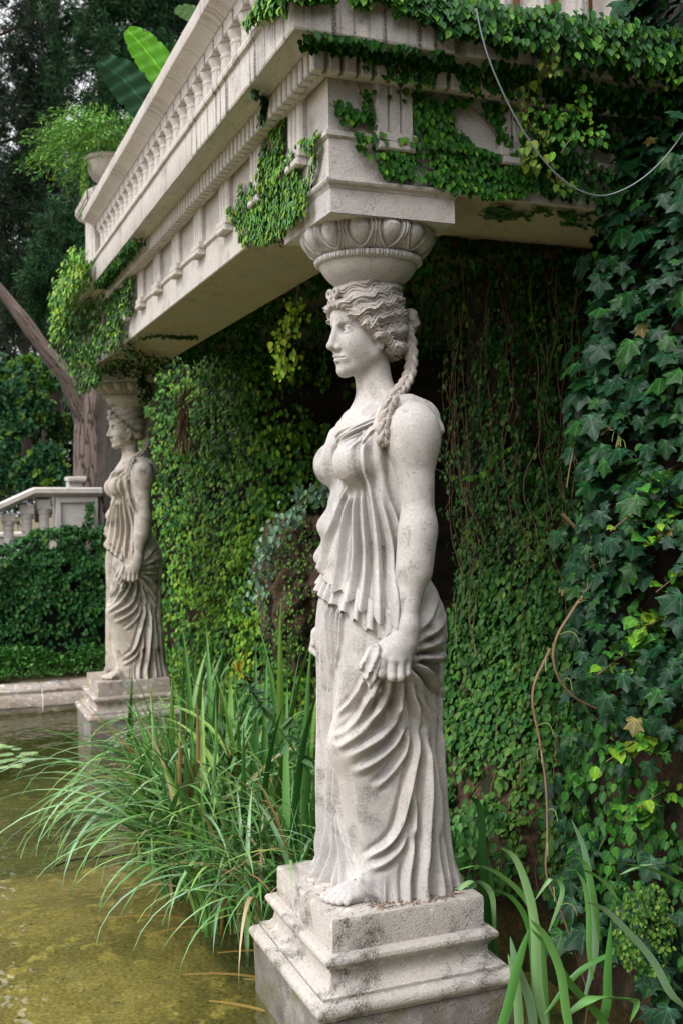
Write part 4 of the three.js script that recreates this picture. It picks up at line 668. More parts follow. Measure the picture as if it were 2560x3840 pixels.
const G = {
  fig: [leafGeo([[0, 0], [0.24, 0.13], [0.36, 0.40], [0.29, 0.70], [0.12, 0.92], [0, 1]], -0.06, 0.05, 0.15), leafGeo([[0, 0], [0.30, 0.12], [0.42, 0.40], [0.32, 0.72], [0, 1]], -0.03, 0.09, 0.25), leafGeo([[0, 0], [0.20, 0.16], [0.30, 0.45], [0.22, 0.74], [0, 1]], -0.08, 0.03, -0.1)],
  narrow: [leafGeo([[0, 0], [0.10, 0.2], [0.14, 0.5], [0.09, 0.8], [0, 1]], -0.03, 0.03, 0.25)],
};
function ivyGeo(k) { // five lobed leaf
  const half = [[0.05, -0.02], [0.22, -0.10], [0.40, -0.04], [0.52, 0.10], [0.36, 0.22], [0.33, 0.30], [0.45, 0.46], [0.55, 0.62], [0.36, 0.63], [0.22, 0.66], [0.13, 0.84], [0, 1.0]];
  const pts = [...half.map((p) => [p[0] * (1 + 0.12 * k), p[1]]), ...half.slice(0, -1).reverse().map((p) => [-p[0], p[1] + 0.02 * k])], P = [0, 0.30, 0.02 + 0.03 * k], U = [0.5, 0.3 * 0.85 + 0.12], I = [];
  pts.forEach(([x, y], i) => { const r = Math.hypot(x, y - 0.3); const z = -0.16 * r * r * (1 + k) + 0.05 * Math.sin(Math.atan2(x, y - 0.3) * 5 + k); P.push(x, y, z); U.push(0.5 + x * 0.85, 0.12 + y * 0.85); });
  for (let i = 1; i <= pts.length; i++) I.push(0, i % pts.length + 1 === 1 ? 1 : i + 1 > pts.length ? 1 : i + 1, i);
  const g = new THREE.BufferGeometry(); g.setAttribute('position', new THREE.Float32BufferAttribute(P, 3)); g.setAttribute('uv', new THREE.Float32BufferAttribute(U, 2)); g.setIndex(I); g.computeVertexNormals(); return g;
}
G.ivy = [ivyGeo(-0.5), ivyGeo(0.4), ivyGeo(1)];
const veins = texture(128, (u, v) => { const x = u - 0.5, y = (v - 0.12) / 0.85; let d = Math.abs(x) * (1 + y); for (const a of [0.62, 1.25, 2.0]) for (const s of [-1, 1]) { const dx = Math.sin(a) * s, dy = Math.cos(a), t = x * dx + (y - 0.02) * dy; if (t > 0) d = Math.min(d, Math.abs(x * dy - (y - 0.02) * dx) * (0.8 + t)); } const w = 1 - sm(0.006, 0.022, d), n = noise(u * 9, v * 9, 3) * 0.12; const k = 0.60 + n + 0.40 * w; return [k, k * 0.995, k]; }, true);
const rib = texture(64, (u, v) => { const x = Math.abs(u - 0.5), d = Math.min(x, Math.abs(((v - x * 0.8) * 7) % 1 - 0.5) * 0.14 + 0.02), w = 1 - sm(0.008, 0.03, d), k = 0.72 + 0.28 * w + noise(u * 7, v * 7, 9) * 0.1; return [k, k, k]; }, true);
const leafMats = {};
function leafMat(c, kind = 'fig') { const key = kind + c.join(); return leafMats[key] ??= (() => { const o = { color: new THREE.Color().setRGB(...c), side: THREE.DoubleSide, roughness: kind === 'ivy' ? 0.42 : 0.5, map: kind === 'ivy' ? veins : rib }; if (kind === 'thin') return new THREE.MeshPhysicalMaterial({ ...o, transmission: 0.4, thickness: 0, roughness: 0.9 }); return new THREE.MeshPhysicalMaterial({ ...o, specularIntensity: 0.35 }); })(); }
const PAL = {
  fig: [[0.050, 0.219, 0.022], [0.084, 0.300, 0.030], [0.039, 0.169, 0.025], [0.190, 0.438, 0.035], [0.062, 0.237, 0.045]],
  figBright: [[0.134, 0.413, 0.035], [0.224, 0.537, 0.045], [0.090, 0.312, 0.040], [0.381, 0.625, 0.050], [0.112, 0.338, 0.080]],
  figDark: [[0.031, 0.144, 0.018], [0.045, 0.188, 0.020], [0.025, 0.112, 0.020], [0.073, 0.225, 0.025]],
  ledge: [[0.045, 0.163, 0.042], [0.056, 0.206, 0.035], [0.073, 0.206, 0.065], [0.157, 0.388, 0.040], [0.039, 0.144, 0.032], [0.056, 0.237, 0.025]],
  ivy: [[0.023, 0.110, 0.042], [0.031, 0.132, 0.052], [0.023, 0.127, 0.028], [0.044, 0.143, 0.066], [0.057, 0.209, 0.042]],
  bright: [[0.168, 0.475, 0.050], [0.246, 0.575, 0.045], [0.112, 0.388, 0.060], [0.370, 0.625, 0.050]],
  yellow: [[0.381, 0.600, 0.040], [0.269, 0.525, 0.040], [0.470, 0.600, 0.050]],
  moss: [[0.112, 0.288, 0.035], [0.168, 0.350, 0.050], [0.067, 0.225, 0.040], [0.246, 0.413, 0.060], [0.168, 0.312, 0.080]],
  hedge: [[0.022, 0.119, 0.022], [0.034, 0.156, 0.028], [0.050, 0.188, 0.032], [0.018, 0.094, 0.022], [0.134, 0.225, 0.030]],
  cover: [[0.134, 0.388, 0.080], [0.190, 0.450, 0.110], [0.090, 0.300, 0.060]],
  conifer: [[0.018, 0.075, 0.022], [0.029, 0.106, 0.030], [0.047, 0.131, 0.042], [0.011, 0.045, 0.014]],
  coniferDark: [[0.009, 0.033, 0.011], [0.016, 0.057, 0.018], [0.006, 0.020, 0.008], [0.029, 0.050, 0.016]],
  shrub: [[0.050, 0.181, 0.075], [0.078, 0.231, 0.095], [0.034, 0.138, 0.045], [0.202, 0.375, 0.050]],
  pale: [[0.336, 0.575, 0.340], [0.246, 0.450, 0.260]],
};
const whiteLeaf = {};
// put leaves: each {p, n (face), d (tip), s, c (index in palette), g (geometry)}; the largest in view are parts of their own, the rest one mass
const PV = new THREE.Matrix4().multiplyMatrices((camera.updateProjectionMatrix(), camera.projectionMatrix), camera.matrixWorld.clone().invert());
function leafMatrix(L) { const y = L.d.clone().normalize(), z = L.n.clone().addScaledVector(y, -L.n.dot(y)).normalize(), x = y.clone().cross(z); const m = new THREE.Matrix4().makeBasis(x, y, z); m.scale(V(L.s, L.s, L.s)); m.setPosition(L.p); return m; }
function leaves(parent, list, geos, pal, keep, kind = 'fig', name = 'leaf') {
  for (const L of list) { const q = L.p.clone().applyMatrix4(PV); L.k = Math.abs(q.x) < 1.02 && Math.abs(q.y) < 1.02 ? L.s / L.p.distanceTo(camera.position) : 0; }
  list.sort((a, b) => b.k - a.k); keep = Math.min(keep, list.findIndex((L) => L.k === 0) < 0 ? list.length : list.findIndex((L) => L.k === 0));
  const inv = parent.matrixWorld.copy(parent.matrix.compose(parent.position, parent.quaternion, parent.scale)).clone().invert();
  const q = new THREE.Quaternion();
  for (let i = 0; i < keep; i++) { const L = list[i], m = new THREE.Mesh(geos[L.g % geos.length], leafMat(pal[L.c % pal.length], kind)); m.name = name; inv.clone().multiply(leafMatrix(L)).decompose(m.position, m.quaternion, m.scale); parent.add(m); }
  for (let gi = 0; gi < geos.length; gi++) { const rest = list.slice(keep).filter((L) => L.g % geos.length === gi); if (!rest.length) continue;
    const im = new THREE.InstancedMesh(geos[gi], leafMat([1, 1, 1], kind), rest.length), c = new THREE.Color(); im.name = name + '_mass'; im.userData.kind = 'stuff';
    rest.forEach((L, i) => { const p = pal[L.c % pal.length], v = 0.8 + 0.4 * ((i * 7919) % 101) / 101; im.setMatrixAt(i, inv.clone().multiply(leafMatrix(L))); im.setColorAt(i, c.setRGB(p[0] * v, p[1] * v, p[2] * v)); }); im.castShadow = im.receiveShadow = true; parent.add(im); }
}
const inPoly = (P, x, y) => { let c = false; for (let i = 0, j = P.length - 1; i < P.length; j = i++) if ((P[i][1] > y) !== (P[j][1] > y) && x < (P[j][0] - P[i][0]) * (y - P[i][1]) / (P[j][1] - P[i][1]) + P[i][0]) c = !c; return c; };
const plant = (name, label, cat, group) => thing(name, label, cat, [0, 0, 0], group);
const rnd3 = (r) => V(r() - 0.5, r() - 0.5, r() - 0.5);
// one leaf lying against a surface with outward normal n, hanging down
let SIZEVAR = 0.6;
function wallLeaf(r, p, n, s, c, g, lift = 0.03, loose = 0.5, hang = V(0, -1, 0)) { const d = hang.clone().addScaledVector(rnd3(r), 1.3 * loose).addScaledVector(n, 0.25 + 0.5 * r() * loose), nn = n.clone().addScaledVector(V(0, 1, 0), 0.45 * r() + 0.15).addScaledVector(rnd3(r), loose); return { p: p.clone().addScaledVector(n, 0.004 + lift * r()), n: nn, d, s: s * (1 - SIZEVAR / 2 + SIZEVAR * r()), c, g: (r() * 3) | 0 }; }
const pick = (r, n, bias = 1) => Math.min(n - 1, (Math.pow(r(), bias) * n) | 0);
const woodTex = (() => { const A = pn(201), t = texture(256, (u, v) => { const a = pf(A, u, v, 24, 3, 3), b = pf(A, u, v, 60, 2, 8); let c = mixc([0.66, 0.54, 0.43], [0.44, 0.34, 0.27], clamp(0.5 + a)); return c.map((x) => x * (1 + 0.4 * b)); }, true); t.repeat.set(6, 3); return t; })();
M.vine = new THREE.MeshStandardMaterial({ map: woodTex, roughness: 0.9, color: 0xffffff });

// ---- creeping fig on the side of the loggia
{
  const r = rng(301), o = plant('creeping_fig', 'dense small leaved creeper spread over the right side of the entablature', 'climbing plant'), L = [], n = V(0, 0, 1);
  const incl = [[-0.15, 2.945], [-0.10, 2.87], [-0.21, 2.865], [-0.15, 2.805], [-0.12, 2.75], [-0.07, 2.72], [-0.04, 2.675], [0.13, 2.665], [0.22, 2.645], [0.42, 2.66], [0.51, 2.645], [0.73, 2.645], [1.1, 2.65], [1.1, 2.99], [-0.15, 2.99]];
  const bare = [[[-0.09, 2.93], [0.01, 2.92], [0.055, 2.90], [0.055, 2.795], [-0.05, 2.775], [-0.07, 2.83]], [[0.17, 2.90], [0.26, 2.925], [0.37, 2.765], [0.26, 2.785], [0.18, 2.84]], [[0.345, 2.90], [0.40, 2.90], [0.395, 2.795], [0.355, 2.81]], [[0.60, 2.84], [0.745, 2.815], [0.73, 2.755], [0.62, 2.79]], [[0.755, 2.895], [0.86, 2.89], [0.85, 2.78], [0.95, 2.735], [0.73, 2.765]], [[0.42, 2.685], [0.51, 2.668], [0.85, 2.66], [0.85, 2.60], [0.40, 2.60]], [[-0.14, 2.945], [-0.105, 2.945], [-0.11, 2.86], [-0.19, 2.85], [-0.13, 2.87]], [[-0.1, 2.84], [-0.16, 2.80], [-0.09, 2.77], [-0.07, 2.80]]];
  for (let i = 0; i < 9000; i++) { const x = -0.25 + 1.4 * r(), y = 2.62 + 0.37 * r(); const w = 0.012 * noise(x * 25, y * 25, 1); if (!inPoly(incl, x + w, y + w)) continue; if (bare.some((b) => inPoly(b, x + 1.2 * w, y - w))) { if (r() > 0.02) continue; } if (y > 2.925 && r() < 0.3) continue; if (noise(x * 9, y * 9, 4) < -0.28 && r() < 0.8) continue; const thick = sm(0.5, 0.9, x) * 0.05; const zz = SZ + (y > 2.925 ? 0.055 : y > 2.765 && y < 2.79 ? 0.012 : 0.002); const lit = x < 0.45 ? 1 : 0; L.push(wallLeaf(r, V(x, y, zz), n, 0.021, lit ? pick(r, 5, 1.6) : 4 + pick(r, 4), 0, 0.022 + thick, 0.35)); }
  for (let i = 0; i < 60; i++) { const x = 0.28 + 0.5 * r(), z = SZ - 0.12 * r() - 0.02, p = V(x, 2.641, z); if (noise(x * 6, z * 20, 2) < -0.05) continue; for (let k = 0; k < 7; k++) L.push(wallLeaf(r, p.clone().add(V((r() - 0.5) * 0.06, 0, (r() - 0.5) * 0.03)), V(0, -1, 0.15), 0.019, 5 + pick(r, 3), 0, 0.012, 0.5, V(1, 0, 0.4))); }
  leaves(o, L, G.fig, [...PAL.fig, ...PAL.figDark], 300);
  const st = []; for (const s of [[[-0.13, 2.95], [-0.09, 2.87], [-0.04, 2.79], [0.03, 2.74], [0.12, 2.70]], [[-0.2, 2.86], [-0.12, 2.815], [-0.03, 2.77], [0.1, 2.745]], [[0.2, 2.93], [0.3, 2.86], [0.36, 2.77], [0.40, 2.70]]]) st.push(tube(s.map((p) => V(p[0], p[1], SZ + 0.004)), 0.0016, 20, 5)); part(o, 'stem', merge(st), M.vine);
}
// ---- thick growth along the ledge, hanging over the cornice
{
  const r = rng(302), o = plant('ledge_creeper', 'thick creeper lying along the cornice ledge and hanging over its edge', 'climbing plant'), L = [];
  for (let i = 0; i < 7600; i++) { const x = -0.40 + 1.75 * r(), k = sm(-0.1, 0.5, x); // share hanging low grows to the right
    const top = r() < 0.42; let p, n;
    if (top) { p = V(x, 3.110 + 0.015 * r(), SZ + mix(0.03, 0.165, r())); n = V(0, 0.9, 0.5); }
    else { const lo = 2.985 + 0.06 * (1 - k) + 0.03 * noise(x * 7, 0, 2) + (x < 0.05 ? 0.02 : 0); const y = mix(lo, 3.115, r()); if (x < 0.5 && noise(x * 11, y * 8, 7) < -0.22 - 0.2 * sm(2.99, 3.12, y)) continue; p = V(x, y, SZ + 0.155 + 0.012 * r()); n = V(0, 0.15, 1); }
    const c = x < -0.05 ? (r() < 0.5 ? 3 : 5) : pick(r, 6); L.push(wallLeaf(r, p, n, 0.027, c, 0, top ? 0.025 : 0.02 + 0.07 * k, 0.5)); }
  // under the soffit and in the shade of the ledge on the right
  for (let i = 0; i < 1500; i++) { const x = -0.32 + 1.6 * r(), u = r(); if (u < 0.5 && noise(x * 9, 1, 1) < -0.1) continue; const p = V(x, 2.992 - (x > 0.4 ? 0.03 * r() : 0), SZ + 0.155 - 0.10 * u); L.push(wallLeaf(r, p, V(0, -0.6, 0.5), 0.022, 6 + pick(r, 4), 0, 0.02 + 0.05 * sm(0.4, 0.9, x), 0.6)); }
  // corner: bright cascade over the near corner of the cornice
  for (let i = 0; i < 1100; i++) { const t = r(), front = r() < 0.62; const p = front ? V(-FX - 0.158, mix(3.02, 3.145, Math.pow(r(), 0.8)), SZ + 0.16 - 0.36 * t) : V(-FX - 0.158 + 0.12 * t, 3.125 + 0.02 * r(), SZ + mix(0, 0.16, r())); if (front && p.y < 3.02 + 0.11 * Math.pow(t, 0.8)) continue; L.push(wallLeaf(r, p, front ? V(-1, 0.2, 0.1) : V(-0.3, 0.9, 0.4), 0.025, 10 + pick(r, 5), 0, 0.025, 0.55)); }
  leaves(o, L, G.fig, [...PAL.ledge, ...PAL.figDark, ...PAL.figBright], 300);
}
// ---- patches on the front: by the near statue, and over the far corner
{
  const r = rng(303), o = plant('front_creeper', 'bright green creeper patch on the front frieze beside the near corner', 'climbing plant'), L = [], n = V(-1, 0, 0);
  const P = [[-0.24, 2.99], [-0.10, 2.98], [-0.10, 2.86], [-0.20, 2.845], [0.06, 2.81], [0.17, 2.80], [0.185, 2.76], [0.12, 2.70], [0.10, 2.665], [0.09, 2.60], [-0.05, 2.585], [-0.20, 2.595], [-0.34, 2.60], [-0.52, 2.645], [-0.62, 2.66], [-0.69, 2.76], [-0.80, 2.83], [-0.66, 2.80], [-0.60, 2.88], [-0.57, 2.81], [-0.42, 2.84], [-0.33, 2.92]], hole = [[[-0.02, 2.78], [0.08, 2.80], [0.10, 2.70], [0.03, 2.70]], [[-0.13, 2.92], [-0.085, 2.92], [-0.07, 2.80], [-0.12, 2.80]], [[-0.30, 2.93], [-0.24, 2.93], [-0.26, 2.85]]];
  for (let i = 0; i < 5200; i++) { const z = -0.85 + 1.05 * r(), y = 2.57 + 0.43 * r(), w = 0.02 * noise(z * 18, y * 18, 1); if (!inPoly(P, z + w, y + w) || hole.some((h) => inPoly(h, z + w, y))) continue; const blk = Math.abs(z) < 0.19 && y < 2.655 ? 0.012 : 0.002; L.push(wallLeaf(r, V(-FX - blk - (y > 2.765 && y < 2.79 ? 0.012 : 0), y, z), n, 0.021, pick(r, 5, 1.2), 0, 0.018, 0.35)); }
  for (let i = 0; i < 120; i++) { const t = r(), p = V(-FX + 0.10 * t, 2.640 - 0.02 * r(), mix(-0.20, -0.42, r())); L.push(wallLeaf(r, p, V(-0.3, -1, 0), 0.019, 5 + pick(r, 3), 0, 0.012, 0.6, V(0.3, -0.3, 1))); }
  // strand climbing the soffit and the dentils
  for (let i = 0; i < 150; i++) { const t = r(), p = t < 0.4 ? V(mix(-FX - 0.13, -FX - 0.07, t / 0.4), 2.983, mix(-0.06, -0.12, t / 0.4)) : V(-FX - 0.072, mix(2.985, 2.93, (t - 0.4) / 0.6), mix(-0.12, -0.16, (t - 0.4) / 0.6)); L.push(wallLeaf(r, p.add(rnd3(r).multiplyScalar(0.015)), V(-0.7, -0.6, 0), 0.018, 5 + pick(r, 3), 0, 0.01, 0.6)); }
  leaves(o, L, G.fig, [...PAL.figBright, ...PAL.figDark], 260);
}
{
  const r = rng(304), o = plant('corner_creeper', 'thick creeper swallowing the far corner of the entablature above the far statue', 'climbing plant'), L = [];
  for (let i = 0; i < 9500; i++) { const u = r(); let p, n;
    if (u < 0.62) { const z = mix(-4.45, -2.35, r()), y = mix(2.50, 2.99, r()); const w = 0.05 * noise(z * 6, y * 6, 3), ed = mix(-2.50, -2.75, sm(2.9, 2.62, y)); if (z + w * 2 > ed) continue; if (z > -3.55 && y < 2.63 + w) continue; if (z > -3.1 && y > 2.93 && r() < 0.5) continue; if (noise(z * 7, y * 9, 21) < -0.22) continue; p = V(-FX - 0.01, y, z); n = V(-1, 0.1, 0.1); const d = 0.20 * sm(-3.0, -3.8, z) * sm(2.5, 2.8, y); p.x -= d * r() * (0.35 + 0.9 * noise(z * 7, y * 7, 11) + 0.3); L.push(wallLeaf(r, p, n, 0.027, r() < 0.35 ? 5 + pick(r, 4) : pick(r, 5), 0, 0.05, 0.75)); }
    else if (u < 0.82) { const z = mix(-4.30, -2.85, Math.pow(r(), 1.2)), y = mix(2.97, 3.19, r()) - 0.25 * sm(-3.4, -4.4, z) * r(); if (z > -3.1 && y > 3.08 + 0.06 * r()) continue; if (z > -2.95) continue; L.push(wallLeaf(r, V(-FX - 0.16, y, z), V(-1, 0.3, 0.2), 0.032, r() < 0.35 ? 3 : pick(r, 3), 0, 0.09, 0.8)); }
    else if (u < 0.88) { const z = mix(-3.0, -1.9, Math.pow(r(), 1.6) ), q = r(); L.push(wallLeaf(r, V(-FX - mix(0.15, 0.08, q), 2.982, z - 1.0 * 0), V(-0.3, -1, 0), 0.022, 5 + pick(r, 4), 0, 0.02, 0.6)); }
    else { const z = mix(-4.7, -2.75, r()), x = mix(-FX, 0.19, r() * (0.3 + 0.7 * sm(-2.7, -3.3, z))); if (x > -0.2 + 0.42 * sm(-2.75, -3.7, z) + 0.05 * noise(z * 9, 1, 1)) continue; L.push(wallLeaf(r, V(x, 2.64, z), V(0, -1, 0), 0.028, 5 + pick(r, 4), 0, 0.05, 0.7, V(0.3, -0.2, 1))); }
  }
  for (let i = 0; i < 300; i++) { const a = -1.2 + 2.4 * r(), p = V(-FX + 0.02 + 0.19 * Math.cos(a) + 0.18, mix(2.42, 2.60, Math.pow(r(), 0.6)), -4.262 + 0.24 * Math.sin(a)); L.push(wallLeaf(r, p, V(Math.cos(a), 0.1, Math.sin(a)), 0.028, 5 + pick(r, 4), 0, 0.03, 0.6)); }
  for (let i = 0; i < 90; i++) { const t = i / 90; L.push(wallLeaf(r, V(mix(-0.19, 0.10, t), 2.64, mix(-2.64, -2.45, t) + 0.05 * Math.sin(t * 5)), V(0, -1, 0), 0.020, 5 + pick(r, 4), 0, 0.012, 0.6)); }
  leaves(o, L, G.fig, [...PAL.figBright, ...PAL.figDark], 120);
}
// ---- what hangs under the roof and from the inner edges of the beams
{ const o = plant('ceiling_creeper', 'creeper in greens darkened for shade hanging under the loggia roof and over the inner edges of its beams', 'climbing plant'), r = rng(305), L = [];
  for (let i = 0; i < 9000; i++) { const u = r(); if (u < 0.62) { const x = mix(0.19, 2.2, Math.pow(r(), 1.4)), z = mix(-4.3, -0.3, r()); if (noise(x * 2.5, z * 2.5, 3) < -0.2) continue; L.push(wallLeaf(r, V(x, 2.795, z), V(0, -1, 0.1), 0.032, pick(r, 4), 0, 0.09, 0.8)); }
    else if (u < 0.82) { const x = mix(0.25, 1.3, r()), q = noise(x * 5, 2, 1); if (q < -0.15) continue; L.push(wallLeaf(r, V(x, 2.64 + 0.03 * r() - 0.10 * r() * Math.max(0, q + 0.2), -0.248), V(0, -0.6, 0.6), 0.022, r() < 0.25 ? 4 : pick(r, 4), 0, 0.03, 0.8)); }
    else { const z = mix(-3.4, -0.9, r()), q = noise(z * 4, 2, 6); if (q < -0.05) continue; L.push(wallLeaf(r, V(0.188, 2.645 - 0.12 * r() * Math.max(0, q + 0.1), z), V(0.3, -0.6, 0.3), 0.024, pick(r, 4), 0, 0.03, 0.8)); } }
  leaves(o, L, G.fig, [...PAL.figDark, [0.20, 0.10, 0.05]], 150); }  // dark greens put the shade below the roof into these leaves
// ---- bank and grotto: creeping plants over the earth
function spread(o, seed, count, s0, s1, y0, y1, size, cols, dens, lift = 0.05, loose = 0.6, geo = G.fig, keep = 200, pal = PAL.fig, kind = 'fig') { const r = rng(seed), L = []; for (let i = 0; i < count; i++) { const s = mix(s0, s1, r()), y = mix(y0, y1, r()); if (r() > dens(s, y)) continue; const [p, n] = bankAt(s, y); L.push(wallLeaf(r, p, n, size * (0.8 + 0.4 * r()), cols(s, y, r), 0, lift, loose)); } leaves(o, L, geo, pal, keep, kind); return L; }
{
  const o = plant('wall_creeper', 'bright green creeper covering the grotto wall behind the far statue', 'climbing plant');
  spread(o, 310, 30000, 0.9, 3.9, 0.25, 2.9, 0.034, (s, y, r) => noise(s * 3.5, y * 2.5, 2) > 0.12 && y < 1.9 ? (r() < 0.4 ? 3 : 1) : noise(s * 5, y * 5, 6) > -0.25 ? pick(r, 5) : 5 + pick(r, 5), (s, y) => 0.25 + 0.75 * sm(-0.25, 0.15, noise(s * 5, y * 3.5, 5)) - 1.0 * sm(3.1, 3.7, s), 0.17, 0.9, G.fig, 150, [...PAL.figBright, ...PAL.fig]);
}
SIZEVAR = 1.0;
{
  const o = plant('hanging_creeper', 'small leaved creeper hanging in strands down the grotto wall behind the near statue', 'climbing plant'), r = rng(311), L = [], st = [];
  for (let i = 0; i < 16000; i++) { const s = mix(7.6, 11.3, r()), y = mix(1.0, 2.85, Math.pow(r(), 1.1)); const low = sm(2.2, 1.3, y), q = noise(s * 5, y * 1.2, 8) + 0.8 * low + 0.02; if (q < 0.05 + 0.25 * sm(10.2, 10.9, s) || r() > 0.5 + 0.5 * low) continue; const [p, n] = bankAt(s, y); L.push(wallLeaf(r, p, n, 0.021, noise(s * 3, y * 4, 1) > 0.15 ? pick(r, 4) : 4 + pick(r, 5), 0, 0.03 + 0.16 * Math.max(0, noise(s * 7, y * 5, 41)), 0.8)); }
  for (let i = 0; i < 9000; i++) { const s = mix(8.6, 12.2, r()), y = mix(1.7, 2.92, r()); if (noise(s * 6, y * 2.5, 17) < -0.12) continue; const [p, n] = bankAt(s, y); L.push(wallLeaf(r, p, n, 0.024, 5 + pick(r, 4), 0, 0.03 + 0.14 * Math.max(0, noise(s * 6, y * 3, 42)), 0.8)); }  // extra dark leaves paint the shade high on the grotto wall
  for (let k = 0; k < 60; k++) { const s = mix(8.2, 11.2, r()), y0 = mix(1.9, 2.9, r()), len = mix(0.5, 1.3, r()); let off = 0.05 + 0.10 * r(); const pts = []; for (let i = 0; i <= 8; i++) { const y = y0 - len * i / 8, [p, n] = bankAt(s + 0.05 * Math.sin(i * 0.9 + k), Math.max(y, 0.7)); p.addScaledVector(n, off); p.y = y; pts.push(p); if (i && r() < 0.9) for (let j = 0; j < 6; j++) if (r() < 0.6) L.push(wallLeaf(r, p.clone().add(rnd3(r).multiplyScalar(0.05)), n, 0.021, 4 + pick(r, 5), 0, 0.02, 0.9)); } st.push(tube(pts, 0.0009 + 0.0008 * r(), 16, 4)); }
  // trailing lock in front of the dark recess beside the face
  for (let i = 0; i < 190; i++) { const t = r(), p = atZ(mix(652, 694, r()) - 25 * t + 10 * Math.sin(t * 9), mix(690, 865, t), -1.1).add(rnd3(r).multiplyScalar(0.05)); L.push(wallLeaf(r, p, V(-0.4, 0.2, 0.8), 0.021, 9 + pick(r, 3), 0, 0.02, 0.8)); }
  leaves(o, L, G.fig, [...PAL.moss, ...PAL.figDark, ...PAL.yellow], 300); part(o, 'stem', merge(st), M.vine);
  const sp = tube([atZ(690, 560, -1.15), atZ(680, 700, -1.1), atZ(660, 790, -1.1), atZ(650, 868, -1.1)], 0.002, 20, 5); part(o, 'stem', sp, M.vine);
}
{
  const o = plant('bank_cover', 'low leafy ground cover on the bank between the statue and the ivy wall', 'ground cover'); o.userData.kind = 'stuff';
  spread(o, 312, 17000, 7.4, 11.6, 0.20, 1.45, 0.030, (s, y, r) => y > 0.62 ? pick(r, 5) : (noise(s * 6, y * 6, 1) > 0 ? pick(r, 5) : 3), (s, y) => (y > 0.66 ? 0.95 : 0.7) * sm(-0.30, 0.0, noise(s * 6, y * 5, 3) + (y > 0.66 ? 0.4 : 0.0)), 0.05, 0.9, G.fig, 0, PAL.moss.map((c) => [c[0] * 0.62, c[1] * 0.85, c[2] * 0.9]));
  spread(o, 313, 9000, 2.6, 7.6, 0.22, 1.0, 0.034, (s, y, r) => pick(r, 5), (s, y) => sm(-0.35, 0.05, noise(s * 5, y * 5, 3) + 0.15), 0.06, 0.9, G.fig, 0, PAL.moss);
  const r = rng(314), st = []; for (let k = 0; k < 130; k++) { const s = mix(9.0, 11.2, r()), y = mix(0.3, 0.95, r()), [p, n] = bankAt(s, y), d = V(r() - 0.5, -0.5 - r(), 0.2), pts = [p.clone().addScaledVector(n, 0.01)]; for (let i = 1; i < 4; i++) pts.push(p.clone().addScaledVector(d, 0.05 * i).addScaledVector(n, 0.03 + 0.01 * i).add(rnd3(r).multiplyScalar(0.03))); st.push(tube(pts, 0.0013, 6, 4)); } part(o, 'dry_roots', merge(st), M.vine).userData.kind = 'stuff';
}
SIZEVAR = 0.8;
{ // large ivy on the wall at the right
  const o = plant('ivy', 'large dark lobed ivy covering the wall at the right edge', 'climbing plant'), r = rng(320), L = [];
  for (let i = 0; i < 4600; i++) { const s = mix(12.7, 16.2, r()), y = mix(0.3, 3.6, r()); const y2 = Math.min(y, 2.95); if (noise(s * 3.2, y * 3.2, 5) < -0.22) continue; if (s < 13.05 && r() < 0.5) continue; if (y < 1.05 && noise(s * 4, y * 3, 9) < 0.10) continue; const [p, n] = bankAt(s, y2); p.y = y; const sz = noise(s * 4, y * 4, 8) > 0.05 ? 0.068 : 0.048; L.push(wallLeaf(r, p, n.clone().add(V(-0.3, 0.1, 0.5)), sz, r() < 0.012 ? 5 : pick(r, 5, 1.1), 0, 0.15, 0.8)); }
  for (let i = 0; i < 60; i++) { const p = atZ(mix(1490, 1575, r()), mix(2060, 2340, r()), 0.45); L.push(wallLeaf(r, p, V(-0.5, 0.3, 0.7), 0.052, 3, 0, 0.06, 0.5)); }
  leaves(o, L, G.ivy, [...PAL.ivy, [0.30, 0.26, 0.06]], 300, 'ivy');
  const P = (l, z) => l.map(([x, y], i) => atZ(x, y, z)); const vines = [[[[1468, 805], [1448, 860], [1441, 930], [1420, 1000], [1412, 1040]], 0.24, 0.0055], [[[1290, 1180], [1345, 1245], [1362, 1320], [1318, 1395], [1275, 1470], [1272, 1530], [1310, 1595], [1400, 1638], [1478, 1660]], 0.16, 0.0055], [[[1262, 1490], [1222, 1590], [1238, 1700], [1252, 1800], [1256, 1910], [1254, 2010], [1290, 2100], [1330, 2220], [1348, 2290], [1340, 2370]], 0.20, 0.0045], [[[1390, 930], [1330, 990], [1310, 1060], [1300, 1120]], 0.1, 0.003]];
  for (const [l, z, rr] of vines) part(o, 'woody_stem', tube(P(l, z), rr, 60, 7, 0.6), M.vine);
  // leaf stalks beside the bare stems
  const g = []; for (let i = 0; i < 34; i++) { const l = vines[(r() * 3) | 0], k = r() * (l[0].length - 1), a = l[0][k | 0], b = l[0][(k | 0) + 1], f = k - (k | 0), p = atZ(mix(a[0], b[0], f), mix(a[1], b[1], f), l[1]); g.push(tube([p, p.clone().add(V((f - 0.5) * 0.05, 0.012, 0.02)), p.clone().add(V((f - 0.5) * 0.10, 0.008, 0.035)), p.clone().add(V((f - 0.5) * 0.13, -0.02, 0.045))], 0.0011, 12, 4)); } part(o, 'leaf_stalk', merge(g), new THREE.MeshStandardMaterial({ color: 0x9aa860, roughness: 0.7 }));
}
